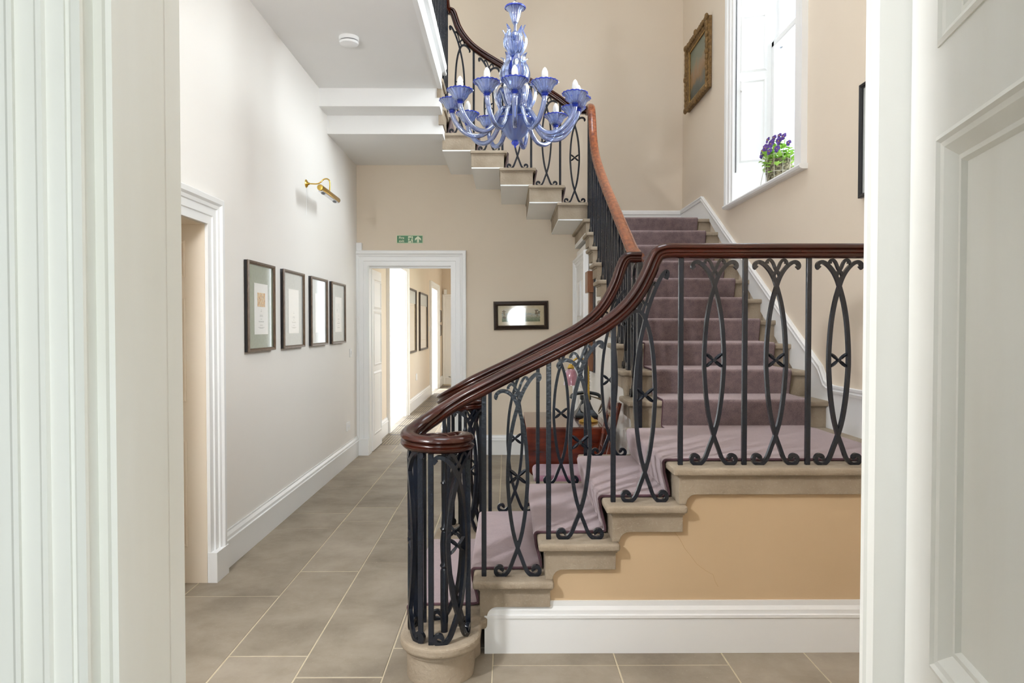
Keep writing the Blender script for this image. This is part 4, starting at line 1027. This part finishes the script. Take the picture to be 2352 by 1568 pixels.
for k in range(240):
    a = random.uniform(0, 2*PI); rr = random.uniform(.0, .125)**1.0; z = .19+random.uniform(-.05,.13)*(1-rr/.2)
    if rr > .09: z -= random.uniform(0, .08)
    c = V((bx+rr*math.cos(a), by+rr*math.sin(a), bz+z)); d_ = V((math.cos(a), math.sin(a), random.uniform(-.5,.9))).normalized()
    s_ = d_.cross(V((0,0,1))).normalized(); u_ = s_.cross(d_); Ln = random.uniform(.035,.06); w = Ln*.33
    pts_ = [c, c+d_*Ln*.35+s_*w+u_*.004, c+d_*Ln*.75+s_*w*.8+u_*.003, c+d_*Ln-u_*.006, c+d_*Ln*.75-s_*w*.8+u_*.003, c+d_*Ln*.35-s_*w+u_*.004, c+d_*Ln*.5-u_*.003]
    m.add(pts_, [(0,1,6),(1,2,6),(2,3,6),(3,4,6),(4,5,6),(5,0,6)], True)
fo = m.build('foliage', m_leaf, t); fo['kind'] = 'stuff'
def pansy(c, d_, s=1.0):
    c = V(c); d_ = V(d_).normalized(); s_ = d_.cross(V((0,0,1))).normalized(); u_ = s_.cross(d_)
    m = M()
    for a, L_, w in ((60,.026,.017),(120,.026,.017),(5,.022,.015),(175,.022,.015),(270,.026,.02)):
        a = math.radians(a); e_ = s_*math.cos(a)+u_*math.sin(a); f_ = s_*-math.sin(a)+u_*math.cos(a); L_ *= s*1.15; w_ = w*s
        ps = [c, c+e_*L_*.4+f_*w_*.8+d_*.003, c+e_*L_*.85+f_*w_*.8+d_*.002, c+e_*L_*1.05-d_*.004, c+e_*L_*.85-f_*w_*.8+d_*.002, c+e_*L_*.4-f_*w_*.8+d_*.003, c+e_*L_*.6+d_*.004]
        m.add(ps, [(0,1,6),(1,2,6),(2,3,6),(3,4,6),(4,5,6),(5,0,6)], True)
    o = m.build('pansy', m_viol, t); M().sphere(c+d_*.004, .004, 6, 4).build('flower_eye', m_yel, o)
    m = M().tube(catmull([c-d_*.002, c-d_*.02+V((0,0,-.02)), V((bx+(c.x-bx)*.5, by+(c.y-by)*.5, bz+.19))], 3), .0016, 5); m.build('stem', m_leaf, o)
for k, (dy, dz, dx) in enumerate(((.07,.36,-.06),(.11,.31,-.05),(.12,.22,-.05),(.05,.30,-.09),(.02,.33,-.05),(.0,.28,-.10),(-.03,.35,-.05),(-.05,.36,-.02),(-.05,.30,-.08),(-.09,.31,-.04),(-.11,.25,-.06),(-.10,.34,-.01),(.0,.37,.03),(.04,.27,-.11),(-.12,.29,.02),(.13,.28,-.03),(.14,.34,.0),(.09,.25,-.09),(.15,.20,-.02),(-.07,.24,-.10),(.02,.24,-.12))):
    pansy((bx+dx, by+dy, bz+dz), (-1, dy*3-.5, .25+random.uniform(-.2,.3)), random.uniform(.75,1.05))

# ------------------------------------------------------------------ outside greenery seen only in reflections
m_hedge = make('hedge_green', '3c5a22', '86a05a', rough=.7, nscale=7, bump=1, bscale=20)
def hedge(x0, x1, y, h, label, axis='x'):
    m = M(); random.seed(5); rings = []
    n = int((x1-x0)/.12)
    for i in range(n+1):
        u = x0+(x1-x0)*i/n; ring = []
        for k in range(14):
            a = 2*PI*k/14; rr = 1+.22*mnoise.noise(V((u*2.3, k*.8, 1)))+.1*random.uniform(-1,1)
            w_ = .45*math.cos(a)*rr; z = h/2+h/2*math.sin(a)*(rr if math.sin(a) > 0 else 1)
            ring.append((u, y+w_, z) if axis == 'x' else (y+w_, u, z))
        rings.append(ring)
    return tag(m.loops(rings).build('hedge', m_hedge), label, 'hedge')
hedge(-1.5, 4.0, -5.6, 1.9, 'leafy green hedge in the garden behind the camera')
hedge(8.5, 14.0, 2.2, 1.7, 'leafy green hedge in the garden outside the corridor windows', 'y')
struct(M().box(.3, 9, 7.75, 16, -.25, -.15).build('ground_1', m_stone)); struct(M().box(-4, 6, -9, -3.15, -.25, -.15).build('ground_2', m_stone))

# ------------------------------------------------------------------ light
w = bpy.data.worlds.new('World'); bpy.context.scene.world = w; w.use_nodes = True
bg = w.node_tree.nodes['Background']; bg.inputs[0].default_value = (.86,.93,1,1); bg.inputs[1].default_value = 3.6
def area(name, loc, rot, sx_, sy_, power, color=(1,1,1), portal=False):
    l = bpy.data.lights.new(name, 'AREA'); l.shape = 'RECTANGLE'; l.size = sx_; l.size_y = sy_; l.energy = power; l.color = color
    if portal: l.cycles.is_portal = True
    o = bpy.data.objects.new(name, l); C.objects.link(o); o.location = loc; o.rotation_euler = rot; return o
area('portal_window', (2.30, (WY0+WY1)/2, (WZ0+WZ1)/2), (0, math.radians(90), 0), WZ1-WZ0, WY1-WY0, 0, portal=True)
area('portal_fill_opening', (.35, 3.7, 6.28), (0,0,0), 1.5, 2.6, 0, portal=True)  # sky portal for the added ceiling opening
area('portal_study', (1.1, -3.05, 1.45), (math.radians(-90), 0, 0), 1.8, 2.1, 0, portal=True)
bpy.data.objects['portal_study'].rotation_euler = (math.radians(90), 0, 0)
area('portal_study_side', (2.55, -.85, 1.5), (0, math.radians(90), 0), 2.0, 1.9, 0, portal=True)
area('portal_corridor', (-.0, 10.55, 1.6), (0, math.radians(90), 0), 1.4, 3.7, 0, portal=True)
area('portal_bay', (CX-.36, 10.04, 1.15), (0, math.radians(-90), 0), 2.3, 1.68, 0, portal=True)
area('portal_bay_far', (CX-.36, 15.0, 1.12), (0, math.radians(-90), 0), 2.25, 1.45, 0, portal=True)
# daylight from the sky through the tall stair window and a lamp further along the front hall
area('window_sky_light', (2.6, 5.2, 4.0), (0, math.radians(78), 0), 2.4, 1.3, 126, (.90,.96,1))
pl_ = bpy.data.lights.new('hall_lamp', 'POINT'); pl_.energy = 1.5; pl_.shadow_soft_size = .12; pl_.color = (1,.76,.5)
o = bpy.data.objects.new('hall_lamp', pl_); C.objects.link(o); o.location = (1.5, 1.55, 1.9)

pl_ = bpy.data.lights.new('passage_fill', 'POINT'); pl_.energy = 84; pl_.shadow_soft_size = .09; pl_.color = (.93,.96,1)  # unseen fill added to brighten the passage floor, walls and soffits
o = bpy.data.objects.new('passage_fill', pl_); C.objects.link(o); o.location = (-1.42, 1.15, 2.25)
pl_ = bpy.data.lights.new('study_fill', 'POINT'); pl_.energy = 58; pl_.shadow_soft_size = .3; pl_.color = (.88,.95,1)  # unseen fill added behind the camera to brighten the left door casing
o = bpy.data.objects.new('study_fill', pl_); C.objects.link(o); o.location = (.30, -1.8, 1.6)
# ------------------------------------------------------------------ camera and view
cam = bpy.data.cameras.new('Camera'); co_ = bpy.data.objects.new('Camera', cam); C.objects.link(co_)
cam.sensor_width = 36; cam.lens = F/2352*36; cam.clip_start = .05
co_.location = (0, 0, H)
pitch = math.atan(34/F); yaw = math.atan(11/F)
co_.rotation_euler = (math.radians(90)-pitch, 0, -yaw)
S = bpy.context.scene; S.camera = co_
S.view_settings.view_transform = 'Standard'; S.view_settings.look = 'None'; S.view_settings.gamma = 1; S.view_settings.exposure = .98
S.cycles.max_bounces = 10; S.cycles.diffuse_bounces = 6; S.cycles.glossy_bounces = 4; S.cycles.transparent_max_bounces = 24; S.cycles.sample_clamp_indirect = 6
S.cycles.caustics_reflective = False; S.cycles.caustics_refractive = False
for o in C.objects:
    if 'base' in o: del o['base']
